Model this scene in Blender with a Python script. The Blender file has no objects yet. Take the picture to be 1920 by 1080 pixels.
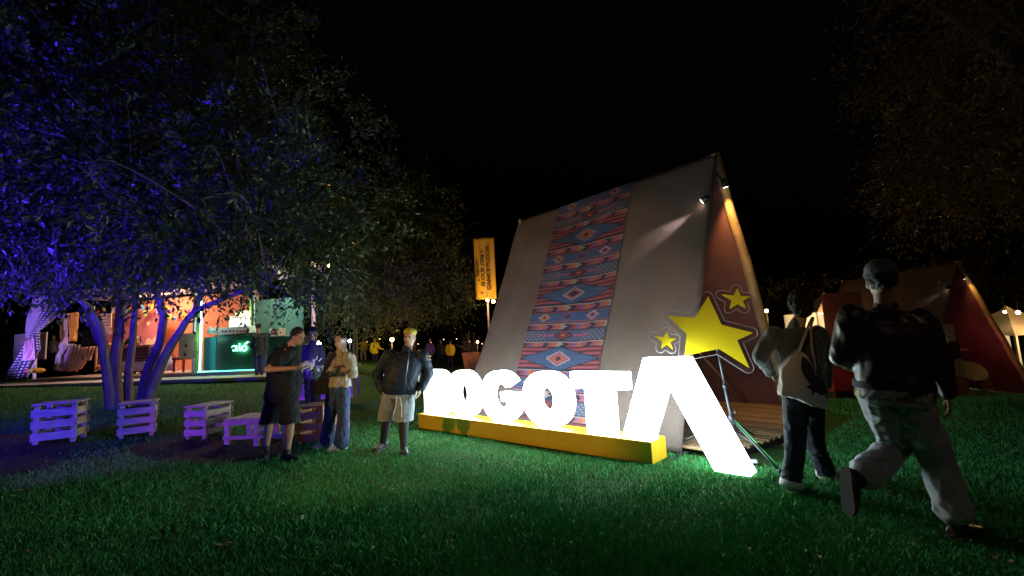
import bpy, math, random
import numpy as np
from mathutils import Vector, Matrix, noise as mnoise

random.seed(7); rng = np.random.default_rng(7)
SC = bpy.context.scene
COL = SC.collection

# ------------------------------------------------------------------ camera
FPX = 853.0; CH = 1.42
PITCH = math.atan(95 / 853); ROLL = math.radians(3.0)
fw = Vector((0, math.cos(PITCH), math.sin(PITCH))); u0 = Vector((0, -math.sin(PITCH), math.cos(PITCH))); r0 = Vector((1, 0, 0))
RT = r0 * math.cos(ROLL) - u0 * math.sin(ROLL); UP = u0 * math.cos(ROLL) + r0 * math.sin(ROLL)
cd = bpy.data.cameras.new('camera'); cam = bpy.data.objects.new('camera', cd); COL.objects.link(cam)
cd.sensor_width = 36; cd.lens = 36 * FPX / 1920; cd.clip_end = 1500; cd.clip_start = 0.05
m = Matrix((RT, UP, -fw)).transposed().to_4x4(); m.translation = (0, 0, CH); cam.matrix_world = m
SC.camera = cam
# ------------------------------------------------------------------ sky (night)
wd = bpy.data.worlds.new('World'); SC.world = wd; wd.use_nodes = True
nt = wd.node_tree; nt.nodes.clear()
sky = nt.nodes.new('ShaderNodeTexSky'); sky.sky_type = 'NISHITA'; sky.sun_disc = False
sky.sun_elevation = math.radians(-5.0); sky.sun_rotation = math.radians(150)
bg = nt.nodes.new('ShaderNodeBackground'); bg.inputs['Strength'].default_value = 0.15
wo = nt.nodes.new('ShaderNodeOutputWorld'); nt.links.new(sky.outputs[0], bg.inputs[0]); nt.links.new(bg.outputs[0], wo.inputs[0])
SC.view_settings.view_transform = 'Standard'; SC.view_settings.look = 'None'
SC.view_settings.exposure = 0.0; SC.view_settings.gamma = 1.0; SC.view_settings.use_curve_mapping = False
SC.cycles.use_denoising = True; SC.cycles.sample_clamp_indirect = 4.0; SC.cycles.max_bounces = 6
SC.cycles.use_light_tree = True; SC.cycles.caustics_reflective = False; SC.cycles.caustics_refractive = False

def V(*a): return Vector(a)
def lamp(name, kind, loc, energy, color, target=None, **k):
    l = bpy.data.lights.new(name, kind); l.energy = energy; l.color = color
    for kk, vv in k.items(): setattr(l, kk, vv)
    o = bpy.data.objects.new(name, l); COL.objects.link(o); o.location = loc
    if target is not None: o.rotation_euler = (Vector(target) - Vector(loc)).to_track_quat('-Z', 'Y').to_euler()
    return o
# the big off-frame event floodlights (their housings are built further down)
BLUE_LOC = V(-7.3, 3.3, 1.6); CROWN_LOC = V(-8.6, 2.2, 1.3); WARM_LOC = V(-6.0, 0.2, 2.45); MAG_LOC = V(-5.4, 3.4, 0.7)
lamp('blue_flood', 'SPOT', BLUE_LOC, 900, (0.04, 0.010, 1.0), (-6.6, 7.4, 1.3), spot_size=math.radians(105), spot_blend=0.9, shadow_soft_size=0.12)
lamp('warm_flood', 'SPOT', WARM_LOC, 900, (1.0, 0.56, 0.17), (-0.86, 6.3, 1.45), spot_size=math.radians(36), spot_blend=0.4, shadow_soft_size=0.05)
lamp('blue_crown_flood', 'SPOT', CROWN_LOC, 15000, (0.055, 0.02, 1.0), (-7.2, 6.6, 5.4), spot_size=math.radians(86), spot_blend=0.9, shadow_soft_size=0.12)
lamp('magenta_flood', 'SPOT', MAG_LOC, 170, (0.55, 0.12, 0.95), (-4.6, 7.4, 0.35), spot_size=math.radians(34), spot_blend=0.7, shadow_soft_size=0.08)
STAR_FILL_LOC = V(-2.6, -2.2, 2.7)
lamp('star_fill_light', 'SPOT', STAR_FILL_LOC, 360, (1.0, 0.66, 0.25), (2.05, 4.95, 1.35), spot_size=math.radians(17), spot_blend=0.7, shadow_soft_size=0.06)  # added fill spot to brighten the stars, not a lamp of the place
lamp('park_lamp_light', 'POINT', (2.0, -9.0, 8.0), 150, (1.0, 0.72, 0.6), shadow_soft_size=0.5)

# ------------------------------------------------------------------ terrain
def ss(t): t = np.clip(t, 0, 1); return t * t * (3 - 2 * t)
def gz(x, y):
    l = ss((-3 - x) / 4.5)
    return l * (.42 + .025 * np.clip(y - 8, 0, 12)) - 1.0 * ss((x - 3.5) / 6.5) * ss((y - 7.4) / 5.5)
def ray(px, py): return fw * FPX + RT * (px - 960) + UP * (540 - py)
def D(px, py, d):
    v = ray(px, py); return Vector((0, 0, CH)) + v * (d / v.y)
def G(px, py):
    v = ray(px, py); v = v / v.y; t = 1.0
    lo, hi = 1.0, None
    while t < 300:
        q = v * t
        if CH + q.z < float(gz(q.x, q.y)): hi = t; break
        lo = t; t *= 1.05
    if hi is None: hi = 300
    for _ in range(40):
        mm = (lo + hi) / 2; q = v * mm
        if CH + q.z > float(gz(q.x, q.y)): lo = mm
        else: hi = mm
    return Vector((0, 0, CH)) + v * lo
def onz(p, dz=0): return Vector((p.x, p.y, float(gz(p.x, p.y)) + dz))

# ------------------------------------------------------------------ materials
MATS = {}
def M(name, col, rough=.75, var=.18, scale=6.0, bump=.0, bscale=40.0, metal=0.0, spec=.4, emit=None, estr=0, alpha=None, sheen=0, trans=0, stretch=None):
    if name in MATS: return MATS[name]
    mt = bpy.data.materials.new(name); mt.use_nodes = True; t = mt.node_tree; b = t.nodes['Principled BSDF']
    b.inputs['Roughness'].default_value = rough; b.inputs['Metallic'].default_value = metal
    b.inputs['Specular IOR Level'].default_value = spec
    tc = t.nodes.new('ShaderNodeTexCoord'); src = tc.outputs['Object']
    if stretch:
        mp = t.nodes.new('ShaderNodeMapping'); mp.inputs['Scale'].default_value = stretch; t.links.new(src, mp.inputs[0]); src = mp.outputs[0]
    n = t.nodes.new('ShaderNodeTexNoise'); n.inputs['Scale'].default_value = scale; n.inputs['Detail'].default_value = 6; t.links.new(src, n.inputs[0])
    cr = t.nodes.new('ShaderNodeValToRGB'); e = cr.color_ramp.elements
    e[0].position = .3; e[1].position = .7
    e[0].color = (*[max(0, c * (1 - var)) for c in col], 1); e[1].color = (*[min(1, c * (1 + var)) for c in col], 1)
    t.links.new(n.outputs['Fac'], cr.inputs[0]); t.links.new(cr.outputs[0], b.inputs['Base Color'])
    if bump:
        n2 = t.nodes.new('ShaderNodeTexNoise'); n2.inputs['Scale'].default_value = bscale; n2.inputs['Detail'].default_value = 5; t.links.new(src, n2.inputs[0])
        bp = t.nodes.new('ShaderNodeBump'); bp.inputs['Strength'].default_value = bump; bp.inputs['Distance'].default_value = .02
        t.links.new(n2.outputs['Fac'], bp.inputs['Height']); t.links.new(bp.outputs[0], b.inputs['Normal'])
    if emit: b.inputs['Emission Color'].default_value = (*emit, 1); b.inputs['Emission Strength'].default_value = estr
    if sheen: b.inputs['Sheen Weight'].default_value = sheen
    if trans: b.inputs['Transmission Weight'].default_value = trans
    if alpha is not None: b.inputs['Alpha'].default_value = alpha
    MATS[name] = mt; return mt
def stripes_mat(name, c1, c2, scale, kind='gingham', rough=.85):
    """gingham / stripe print in UV-free object coordinates (flat print on cloth)"""
    if name in MATS: return MATS[name]
    mt = bpy.data.materials.new(name); mt.use_nodes = True; t = mt.node_tree; b = t.nodes['Principled BSDF']; b.inputs['Roughness'].default_value = rough
    uv = t.nodes.new('ShaderNodeUVMap'); sp = t.nodes.new('ShaderNodeSeparateXYZ'); t.links.new(uv.outputs[0], sp.inputs[0])
    def wav(o):
        mu = t.nodes.new('ShaderNodeMath'); mu.operation = 'MULTIPLY'; mu.inputs[1].default_value = scale; t.links.new(o, mu.inputs[0])
        fr = t.nodes.new('ShaderNodeMath'); fr.operation = 'FRACT'; t.links.new(mu.outputs[0], fr.inputs[0])
        g = t.nodes.new('ShaderNodeMath'); g.operation = 'GREATER_THAN'; g.inputs[1].default_value = .5; t.links.new(fr.outputs[0], g.inputs[0]); return g.outputs[0]
    a = wav(sp.outputs[0]); c = wav(sp.outputs[1])
    ad = t.nodes.new('ShaderNodeMath'); ad.operation = 'ADD'; t.links.new(a, ad.inputs[0])
    if kind == 'gingham': t.links.new(c, ad.inputs[1])
    elif kind == 'dots':
        ad.operation = 'MULTIPLY'; t.links.new(c, ad.inputs[1])
    else: t.links.new(a, ad.inputs[1])
    hf = t.nodes.new('ShaderNodeMath'); hf.operation = 'MULTIPLY'; hf.inputs[1].default_value = .5 if kind != 'dots' else 1.; t.links.new(ad.outputs[0], hf.inputs[0])
    mx = t.nodes.new('ShaderNodeMix'); mx.data_type = 'RGBA'; mx.inputs[6].default_value = (*c1, 1); mx.inputs[7].default_value = (*c2, 1)
    t.links.new(hf.outputs[0], mx.inputs[0]); t.links.new(mx.outputs[2], b.inputs['Base Color'])
    MATS[name] = mt; return mt

# ------------------------------------------------------------------ object helpers
WL = {}
def tag(o, label=None, cat=None, group=None, kind=None):
    if label: o['label'] = label
    if cat: o['category'] = cat
    if group: o['group'] = group
    if kind: o['kind'] = kind
    return o
def woff(o): return WL.get(o.name, Vector((0, 0, 0)))
def empty(name, loc, label, cat, group=None):
    o = bpy.data.objects.new(name, None); COL.objects.link(o); o.location = loc; o.empty_display_size = .1
    WL[o.name] = Vector(loc); return tag(o, label, cat, group)
def link_mesh(name, me, mat, parent=None, base=None):
    """mesh data already in world coordinates; moved into the frame of its parent (or its own base)"""
    off = woff(parent) if parent else (Vector(base) if base is not None else Vector((0, 0, 0)))
    if off.length: me.transform(Matrix.Translation(-off))
    if mat is not None:
        me.materials.clear()
        for k in (mat if isinstance(mat, (list, tuple)) else [mat]): me.materials.append(k)
    o = bpy.data.objects.new(name, me); COL.objects.link(o)
    if parent: o.parent = parent; WL[o.name] = off.copy()
    else: o.location = off; WL[o.name] = off.copy()
    return o
class MB:
    def __init__(s): s.v = []; s.f = []; s.mi = []; s.uv = {}
    def add(s, vs, fs, mi=0):
        n = len(s.v); s.v += [tuple(x) for x in vs]; s.f += [tuple(i + n for i in f) for f in fs]; s.mi += [mi] * len(fs); return s
    def box(s, c, size, R=None, mi=0, bev=0.0):
        c = Vector(c); hx, hy, hz = [k / 2 for k in size]; R = R or Matrix.Identity(3)
        if bev <= 0:
            vs = [c + R @ Vector((x * hx, y * hy, z * hz)) for x in (-1, 1) for y in (-1, 1) for z in (-1, 1)]
            return s.add(vs, [(0, 1, 3, 2), (4, 6, 7, 5), (0, 4, 5, 1), (2, 3, 7, 6), (0, 2, 6, 4), (1, 5, 7, 3)], mi)
        vs = []; ids = {}
        for x in (-1, 1):
            for y in (-1, 1):
                for z in (-1, 1):
                    for a in range(3):
                        h = [hx - bev, hy - bev, hz - bev]; h[a] += bev
                        ids[(x, y, z, a)] = len(vs); vs.append(c + R @ Vector((x * h[0], y * h[1], z * h[2])))
        fs = []
        for a in range(3):
            b1, b2 = (a + 1) % 3, (a + 2) % 3
            for sg in (-1, 1):
                q = []
                for p, r in ((-1, -1), (1, -1), (1, 1), (-1, 1)):
                    k = [0, 0, 0]; k[a] = sg; k[b1] = p; k[b2] = r; q.append(ids[(*k, a)])
                fs.append(q if sg > 0 else q[::-1])
        for a in range(3):
            b1, b2 = (a + 1) % 3, (a + 2) % 3
            for p in (-1, 1):
                for r in (-1, 1):
                    k1 = [0, 0, 0]; k1[a] = -1; k1[b1] = p; k1[b2] = r; k2 = list(k1); k2[a] = 1
                    q = [ids[(*k1, b1)], ids[(*k2, b1)], ids[(*k2, b2)], ids[(*k1, b2)]]
                    fs.append(q if p * r < 0 else q[::-1])
        for x in (-1, 1):
            for y in (-1, 1):
                for z in (-1, 1):
                    q = [ids[(x, y, z, a)] for a in range(3)]; fs.append(q if x * y * z > 0 else q[::-1])
        return s.add(vs, fs, mi)
    def tube(s, pts, rad, n=8, mi=0, cap=True):
        pts = [Vector(p) for p in pts]; rad = rad if isinstance(rad, (list, tuple)) else [rad] * len(pts)
        k0 = len(s.v); up = None
        for i, p in enumerate(pts):
            d = (pts[min(i + 1, len(pts) - 1)] - pts[max(i - 1, 0)]).normalized()
            if up is None: up = d.orthogonal().normalized()
            a = (up - d * up.dot(d)); a = a.normalized() if a.length > 1e-6 else d.orthogonal().normalized(); up = a; b = d.cross(a)
            for j in range(n):
                t = 2 * math.pi * j / n; s.v.append(tuple(p + (a * math.cos(t) + b * math.sin(t)) * rad[i]))
        for i in range(len(pts) - 1):
            for j in range(n):
                s.f.append((k0 + i * n + j, k0 + i * n + (j + 1) % n, k0 + (i + 1) * n + (j + 1) % n, k0 + (i + 1) * n + j)); s.mi.append(mi)
        if cap:
            s.f.append(tuple(k0 + j for j in range(n))[::-1]); s.mi.append(mi)
            s.f.append(tuple(k0 + (len(pts) - 1) * n + j for j in range(n))); s.mi.append(mi)
        return s
    def ell(s, c, ax, ay, az, nu=12, nv=8, mi=0):
        c = Vector(c); ax, ay, az = Vector(ax), Vector(ay), Vector(az); k0 = len(s.v)
        if ax.cross(ay).dot(az) < 0: ax = -ax
        s.v.append(tuple(c - az))
        for i in range(1, nv):
            ph = math.pi * i / nv; 
            for j in range(nu):
                th = 2 * math.pi * j / nu; s.v.append(tuple(c + (ax * math.cos(th) + ay * math.sin(th)) * math.sin(ph) - az * math.cos(ph)))
        s.v.append(tuple(c + az)); e = len(s.v) - 1
        for j in range(nu):
            s.f.append((k0, k0 + 1 + (j + 1) % nu, k0 + 1 + j)); s.mi.append(mi)
            s.f.append((e, e - nu + j, e - nu + (j + 1) % nu)); s.mi.append(mi)
        for i in range(nv - 2):
            for j in range(nu):
                a = k0 + 1 + i * nu; s.f.append((a + j, a + (j + 1) % nu, a + nu + (j + 1) % nu, a + nu + j)); s.mi.append(mi)
        return s
    def sph(s, c, r, nu=10, nv=7, mi=0): return s.ell(c, (r, 0, 0), (0, r, 0), (0, 0, r), nu, nv, mi)
    def cone(s, p0, r0_, p1, r1_, n=12):
        """round-ended tapered limb"""
        p0, p1 = Vector(p0), Vector(p1); d = (p1 - p0); L = d.length; d = d / max(L, 1e-6)
        P = []; R = []
        for t in (-.98, -.8, -.45, 0): P.append(p0 + d * t * r0_); R.append(r0_ * math.sqrt(max(.001, 1 - t * t)))
        P.append(p0.lerp(p1, .5)); R.append((r0_ + r1_) / 2)
        for t in (0, .45, .8, .98): P.append(p1 + d * t * r1_); R.append(r1_ * math.sqrt(max(.001, 1 - t * t)))
        return s.tube(P, R, n)
    def loft(s, rings, n=20, p=2.4):
        """rings: (centre, half-width vector, half-depth vector); superellipse sections, closed"""
        k0 = len(s.v)
        for c, a, b in rings:
            for j in range(n):
                t = 2 * math.pi * j / n; ct, st = math.cos(t), math.sin(t)
                s.v.append(tuple(Vector(c) + Vector(a) * (abs(ct) ** (2 / p) * (1 if ct >= 0 else -1)) + Vector(b) * (abs(st) ** (2 / p) * (1 if st >= 0 else -1))))
        for i in range(len(rings) - 1):
            for j in range(n):
                s.f.append((k0 + i * n + j, k0 + i * n + (j + 1) % n, k0 + (i + 1) * n + (j + 1) % n, k0 + (i + 1) * n + j)); s.mi.append(0)
        s.f.append(tuple(k0 + j for j in range(n))[::-1]); s.f.append(tuple(k0 + (len(rings) - 1) * n + j for j in range(n))); s.mi += [0, 0]
        return s
    def mesh(s, name, smooth=False):
        me = bpy.data.meshes.new(name); me.from_pydata(s.v, [], s.f)
        if any(s.mi): me.polygons.foreach_set('material_index', s.mi)
        if smooth: me.polygons.foreach_set('use_smooth', [True] * len(s.f))
        me.validate(); me.update(); return me
    def build(s, name, mat, parent=None, base=None, smooth=False): return link_mesh(name, s.mesh(name, smooth), mat, parent, base)
TMP = bpy.data.scenes.new('tmp_build')
def evald(o):
    TMP.collection.objects.link(o); vl = TMP.view_layers[0]; vl.update(); dg = vl.depsgraph; return o.evaluated_get(dg), dg
def fix_normals(me):
    import bmesh
    b = bmesh.new(); b.from_mesh(me); bmesh.ops.recalc_face_normals(b, faces=b.faces); b.to_mesh(me); b.free()
def remesh(mb, voxel, smooth=3, factor=.5, dec=None):
    me = mb.mesh('tmp'); fix_normals(me); o = bpy.data.objects.new('tmp', me)
    r = o.modifiers.new('r', 'REMESH'); r.mode = 'VOXEL'; r.voxel_size = voxel
    if smooth: q = o.modifiers.new('s', 'SMOOTH'); q.iterations = smooth; q.factor = factor
    oe, dg = evald(o); out = bpy.data.meshes.new_from_object(oe, depsgraph=dg)
    bpy.data.objects.remove(o); bpy.data.meshes.remove(me)
    out.polygons.foreach_set('use_smooth', [True] * len(out.polygons)); return out
def shape2d(outlines, R, T, depth, bevel=0.0, closed=True, res=2):
    """flat outline(s) in local xy -> solid, placed with axes R (3x3) at T; local z is thickness direction (centred)"""
    cu = bpy.data.curves.new('c', 'CURVE'); cu.dimensions = '2D'; cu.fill_mode = 'BOTH'; cu.extrude = depth / 2 - bevel; cu.bevel_depth = bevel; cu.bevel_resolution = res; cu.offset = -bevel
    for ol in outlines:
        sp = cu.splines.new('POLY'); sp.points.add(len(ol) - 1); sp.use_cyclic_u = True
        for i, (x, y) in enumerate(ol): sp.points[i].co = (x, y, 0, 1)
    o = bpy.data.objects.new('c', cu); oe, dg = evald(o)
    me = bpy.data.meshes.new_from_object(oe); bpy.data.objects.remove(o); bpy.data.curves.remove(cu)
    mm = R.to_4x4(); mm.translation = T; me.transform(mm); return me
def text_mesh(txt, size, R, T, depth=.004, bold=0.0, align='CENTER', sx=1.0):
    cu = bpy.data.curves.new('t', 'FONT'); cu.body = txt; cu.size = size; cu.extrude = depth / 2; cu.offset = bold; cu.align_x = align; cu.align_y = 'CENTER'
    o = bpy.data.objects.new('t', cu); oe, dg = evald(o)
    me = bpy.data.meshes.new_from_object(oe); bpy.data.objects.remove(o); bpy.data.curves.remove(cu)
    mm = R.to_4x4() @ Matrix.Diagonal((sx, 1, 1, 1)); mm.translation = T; me.transform(mm); return me
def axes(x, y, z): return Matrix((Vector(x).normalized(), Vector(y).normalized(), Vector(z).normalized())).transposed()
def Rz(a): return Matrix.Rotation(a, 3, 'Z')
def cloth(name, rows, mat, parent=None, nx=40, folds=8, amp=.03, base=None, thick=.004, ny=24, uvs=(1, 1), seed=0, fn=None):
    """draped cloth: rows = list of (left, right) points from top to bottom, pleated; returns object with uv"""
    rows = [(Vector(a), Vector(b)) for a, b in rows]; vs = []; uv = []
    for j in range(ny + 1):
        t = j / ny * (len(rows) - 1); i = min(int(t), len(rows) - 2); f = t - i; f2 = f
        L = rows[i][0].lerp(rows[i + 1][0], f2); Rr = rows[i][1].lerp(rows[i + 1][1], f2)
        w = (Rr - L); wd_ = w.normalized() if w.length > 1e-5 else Vector((1, 0, 0)); nrm = wd_.cross(Vector((0, 0, 1))); nrm = nrm.normalized() if nrm.length > .01 else Vector((0, -1, 0))
        for k in range(nx + 1):
            u = k / nx; p = L + w * u
            a = math.sin(u * folds * 2 * math.pi + seed + 1.2 * math.sin(j * .18 + seed)) + .5 * math.sin(u * folds * 4.3 * math.pi + j * .1)
            p = p + nrm * a * amp + Vector((0, 0, 1)) * (.01 * math.sin(u * folds * 6 + seed))
            vs.append(p); uv.append((u * uvs[0], j / ny * uvs[1]))
    fs = [(j * (nx + 1) + k, j * (nx + 1) + k + 1, (j + 1) * (nx + 1) + k + 1, (j + 1) * (nx + 1) + k) for j in range(ny) for k in range(nx)]
    me = bpy.data.meshes.new(name); me.from_pydata([tuple(p) for p in vs], [], fs)
    ul = me.uv_layers.new(name='UVMap')
    for lp in me.loops: ul.data[lp.index].uv = uv[lp.vertex_index]
    me.polygons.foreach_set('use_smooth', [True] * len(fs)); me.update()
    o = link_mesh(name, me, mat, parent, base)
    so = o.modifiers.new('thickness', 'SOLIDIFY'); so.thickness = thick; return o
def uv_box(me, sc=1.0):
    ul = me.uv_layers.new(name='UVMap')
    for p in me.polygons:
        n = p.normal; a = max(range(3), key=lambda k: abs(n[k])); i, j = [(1, 2), (0, 2), (0, 1)][a]
        for li in p.loop_indices:
            co = me.vertices[me.loops[li].vertex_index].co; ul.data[li].uv = (co[i] * sc, co[j] * sc)
def copy_tree(o, parent=None):
    c = o.copy(); COL.objects.link(c); c.parent = parent
    for ch in list(o.children): copy_tree(ch, c)
    return c

# ================================================================== GROUND
DIRT = [(V(-7.5, 5.6), 2.9, 1.0), (V(-4.3, 6.6), 1.6, .9), (V(-10, 6.5), 2.5, .8)]
p_t0 = G(1235, 885); p_t1 = G(1000, 930); p_t2 = G(800, 1000); p_t3 = G(560, 1075)
TRENCH = [p_t0, p_t1, p_t2, p_t3]
def segd(X, Y, a, b):
    ax, ay, bx, by = a.x, a.y, b.x, b.y; dx, dy = bx - ax, by - ay
    t = np.clip(((X - ax) * dx + (Y - ay) * dy) / (dx * dx + dy * dy), 0, 1); return np.hypot(X - ax - dx * t, Y - ay - dy * t)
def lawn():
    xs = np.concatenate([-np.geomspace(300, 15, 24), np.arange(-14.6, 16, .4), np.geomspace(17, 300, 24)])
    ys = np.concatenate([-np.geomspace(60, 3, 8), np.arange(-2.4, 26, .4), np.geomspace(27, 700, 30)])
    X, Y = np.meshgrid(xs, ys); Z = gz(X, Y)
    Z = Z + .012 * np.sin(X * 1.7 + Y * .6) * np.sin(Y * 1.3 - X * .4) - .012
    nx, ny = len(xs), len(ys)
    vs = np.stack([X, Y, Z], -1).reshape(-1, 3)
    fs = [(j * nx + i, j * nx + i + 1, (j + 1) * nx + i + 1, (j + 1) * nx + i) for j in range(ny - 1) for i in range(nx - 1)]
    me = bpy.data.meshes.new('ground'); me.from_pydata(vs.tolist(), [], fs); me.polygons.foreach_set('use_smooth', [True] * len(fs))
    mt = bpy.data.materials.new('lawn'); mt.use_nodes = True; t = mt.node_tree; b = t.nodes['Principled BSDF']; b.inputs['Roughness'].default_value = .95; b.inputs['Specular IOR Level'].default_value = .15
    tc = t.nodes.new('ShaderNodeTexCoord')
    def N(sc, det=8): n = t.nodes.new('ShaderNodeTexNoise'); n.inputs['Scale'].default_value = sc; n.inputs['Detail'].default_value = det; t.links.new(tc.outputs['Object'], n.inputs[0]); return n
    def ramp(n, c0, c1, p0=.3, p1=.7):
        r = t.nodes.new('ShaderNodeValToRGB'); r.color_ramp.elements[0].position = p0; r.color_ramp.elements[1].position = p1; r.color_ramp.elements[0].color = (*c0, 1); r.color_ramp.elements[1].color = (*c1, 1); t.links.new(n, r.inputs[0]); return r.outputs[0]
    g1 = ramp(N(55).outputs['Fac'], (.014, .04, .01), (.05, .14, .035)); g2 = ramp(N(.8).outputs['Fac'], (.030, .032, .010), (.035, .085, .018), .38, .62)
    mx = t.nodes.new('ShaderNodeMix'); mx.data_type = 'RGBA'; mx.inputs[0].default_value = .45; t.links.new(g1, mx.inputs[6]); t.links.new(g2, mx.inputs[7])
    soil = ramp(N(30).outputs['Fac'], (.020, .015, .010), (.075, .056, .040))
    at = t.nodes.new('ShaderNodeAttribute'); at.attribute_name = 'bare'
    ns = N(5); ad = t.nodes.new('ShaderNodeMath'); ad.operation = 'ADD'; t.links.new(at.outputs['Fac'], ad.inputs[0]); t.links.new(ns.outputs['Fac'], ad.inputs[1])
    rm = t.nodes.new('ShaderNodeMapRange'); rm.inputs[1].default_value = .85; rm.inputs[2].default_value = 1.1; t.links.new(ad.outputs[0], rm.inputs[0])
    m2 = t.nodes.new('ShaderNodeMix'); m2.data_type = 'RGBA'; t.links.new(rm.outputs[0], m2.inputs[0]); t.links.new(mx.outputs[2], m2.inputs[6]); t.links.new(soil, m2.inputs[7]); t.links.new(m2.outputs[2], b.inputs['Base Color'])
    bp = t.nodes.new('ShaderNodeBump'); bp.inputs['Strength'].default_value = .9; bp.inputs['Distance'].default_value = .03; t.links.new(N(70).outputs['Fac'], bp.inputs['Height']); t.links.new(bp.outputs[0], b.inputs['Normal'])
    a = me.attributes.new('bare', 'FLOAT', 'POINT'); a.data.foreach_set('value', bare(vs[:, 0], vs[:, 1]).astype('f'))
    o = link_mesh('ground', me, mt); tag(o, kind='structure')
def bare(X, Y):
    bval = np.zeros_like(X)
    for c, r, w in DIRT: bval = np.maximum(bval, w * ss(1.25 - np.hypot((X - c.x), (Y - c.y) * 1.8) / r))
    d = np.full_like(X, 9.)
    for a, b in zip(TRENCH[:-1], TRENCH[1:]): d = np.minimum(d, segd(X, Y, a, b))
    n = np.sin(X * 1.1 + 2 * np.sin(Y * .7)) * np.sin(Y * 1.4 + 1.7 * np.sin(X * .9 + 1)); n2 = np.sin(X * 5.1 + 2.2 * np.sin(Y * 3.3)) * np.sin(Y * 4.4 + 1.9 * np.sin(X * 2.9))
    return np.maximum(np.maximum(bval, .30 * ss((n * .7 + n2 * .3 - .45) / .4)), (.34 + .2 * n2) * ss(1 - d / (.26 + .12 * n)))
lawn()

# tent footprint used both for the tent and for keeping grass away
TA = math.radians(41); TW = V(math.cos(TA), math.sin(TA), 0); TS = V(-math.sin(TA), math.cos(TA), 0)
TFL = V(1.83, 5.47, 0); TWID, TLEN, THGT = 3.5, 4.4, 4.0
SB0 = V(-1.71, 7.94, 0); SE = V(.7348, -.6783, 0); SN = V(.6783, .7348, 0); SLEN = 4.245

def grass():
    N = 620000
    ymin, ymax = 2.0, 17.0
    y = 1 / (1 / ymin - rng.random(N) * (1 / ymin - 1 / ymax)); x = (rng.random(N) * 2 - 1) * (y * 1.25 + .6)
    keep = np.ones(N, bool)
    # patchiness
    pat = .5 + .5 * np.sin(x * 3.1 + 1.3 * np.sin(y * 2.3)) * np.sin(y * 3.7 + 1.1 * np.sin(x * 1.9)); bb = bare(x, y) + .12 * (pat - .5)
    keep &= rng.random(N) > ss((bb - .25) / .45) * .97
    def inside(o, a, b, la, lb, m=0): 
        dx, dy = x - o.x, y - o.y; s_ = dx * a.x + dy * a.y; t_ = dx * b.x + dy * b.y; return (s_ > -m) & (s_ < la + m) & (t_ > -m) & (t_ < lb + m)
    keep &= ~inside(TFL, TW, TS, TWID, TLEN); keep &= ~inside(TFL - TS * .95, TW, TS, TWID, 1.0); keep &= ~inside(SB0, SE, SN, SLEN, .36)
    x, y, pat = x[keep], y[keep], pat[keep]; n = len(x); z = gz(x, y) + .012 * np.sin(x * 1.7 + y * .6) * np.sin(y * 1.3 - x * .4) - .016
    h = (.018 + .030 * rng.random(n) ** 1.5) * (.75 + .6 * pat) * (1 + .02 * y); w = (.0022 + .0012 * rng.random(n)) * (1 + .22 * y) * .5
    a = rng.random(n) * 2 * np.pi; tilt = rng.random(n) * .9; ta = rng.random(n) * 2 * np.pi
    dx, dy = np.cos(a) * w, np.sin(a) * w; lx, ly = np.cos(ta) * tilt * h, np.sin(ta) * tilt * h
    P = np.empty((n, 4, 3), 'f')
    P[:, 0] = np.stack([x - dx, y - dy, z], -1); P[:, 1] = np.stack([x + dx, y + dy, z], -1)
    P[:, 2] = np.stack([x + lx * .45 + dx * .7, y + ly * .45 + dy * .7, z + h * .6], -1); P[:, 3] = np.stack([x + lx, y + ly, z + h], -1)
    base = np.arange(n)[:, None] * 4; tri = np.concatenate([base + np.array([0, 1, 2]), base + np.array([0, 2, 3])], 1).reshape(-1)
    me = bpy.data.meshes.new('grass'); me.vertices.add(n * 4); me.vertices.foreach_set('co', P.reshape(-1))
    me.loops.add(n * 6); me.loops.foreach_set('vertex_index', tri.astype('i')); me.polygons.add(n * 2); me.polygons.foreach_set('loop_start', np.arange(0, n * 6, 3, dtype='i'))
    me.update()
    at = me.attributes.new('tone', 'FLOAT', 'POINT'); at.data.foreach_set('value', np.repeat(rng.random(n).astype('f'), 4))
    mt = bpy.data.materials.new('grass_blades'); mt.use_nodes = True; t = mt.node_tree; b = t.nodes['Principled BSDF']; b.inputs['Roughness'].default_value = .75; b.inputs['Specular IOR Level'].default_value = .10
    an = t.nodes.new('ShaderNodeAttribute'); an.attribute_name = 'tone'; r = t.nodes.new('ShaderNodeValToRGB'); e = r.color_ramp.elements
    e[0].color = (.03, .10, .028, 1); e[1].color = (.16, .24, .08, 1); e[1].position = 1; q = e.new(.45); q.color = (.05, .27, .085, 1); q = e.new(.88); q.color = (.08, .40, .12, 1)
    t.links.new(an.outputs['Fac'], r.inputs[0]); t.links.new(r.outputs[0], b.inputs['Base Color'])
    o = link_mesh('grass', me, mt); tag(o, 'short green lawn grass with worn patches', 'grass', kind='stuff')
grass()

# ================================================================== A-FRAME TENTS
wood = M('pole_wood', (.36, .22, .10), .6, .3, 3, .5, 25, stretch=(1, 1, 1))
linen = M('linen_canvas', (.092, .062, .054), .9, .14, 1.8, .35, 160)
maroon = M('maroon_lining', (.15, .055, .052), .85, .15, 3, .2, 60)
metal_dk = M('dark_metal', (.03, .03, .035), .45, .2, 8, metal=.6)
plankm = [M('deck_plank_%s' % k, c, .7, .25, 4, .4, 30, stretch=(1, 6, 1)) for k, c in (('tan', (.30, .18, .10)), ('brown', (.24, .14, .08)), ('pale', (.36, .23, .13)))]

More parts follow.
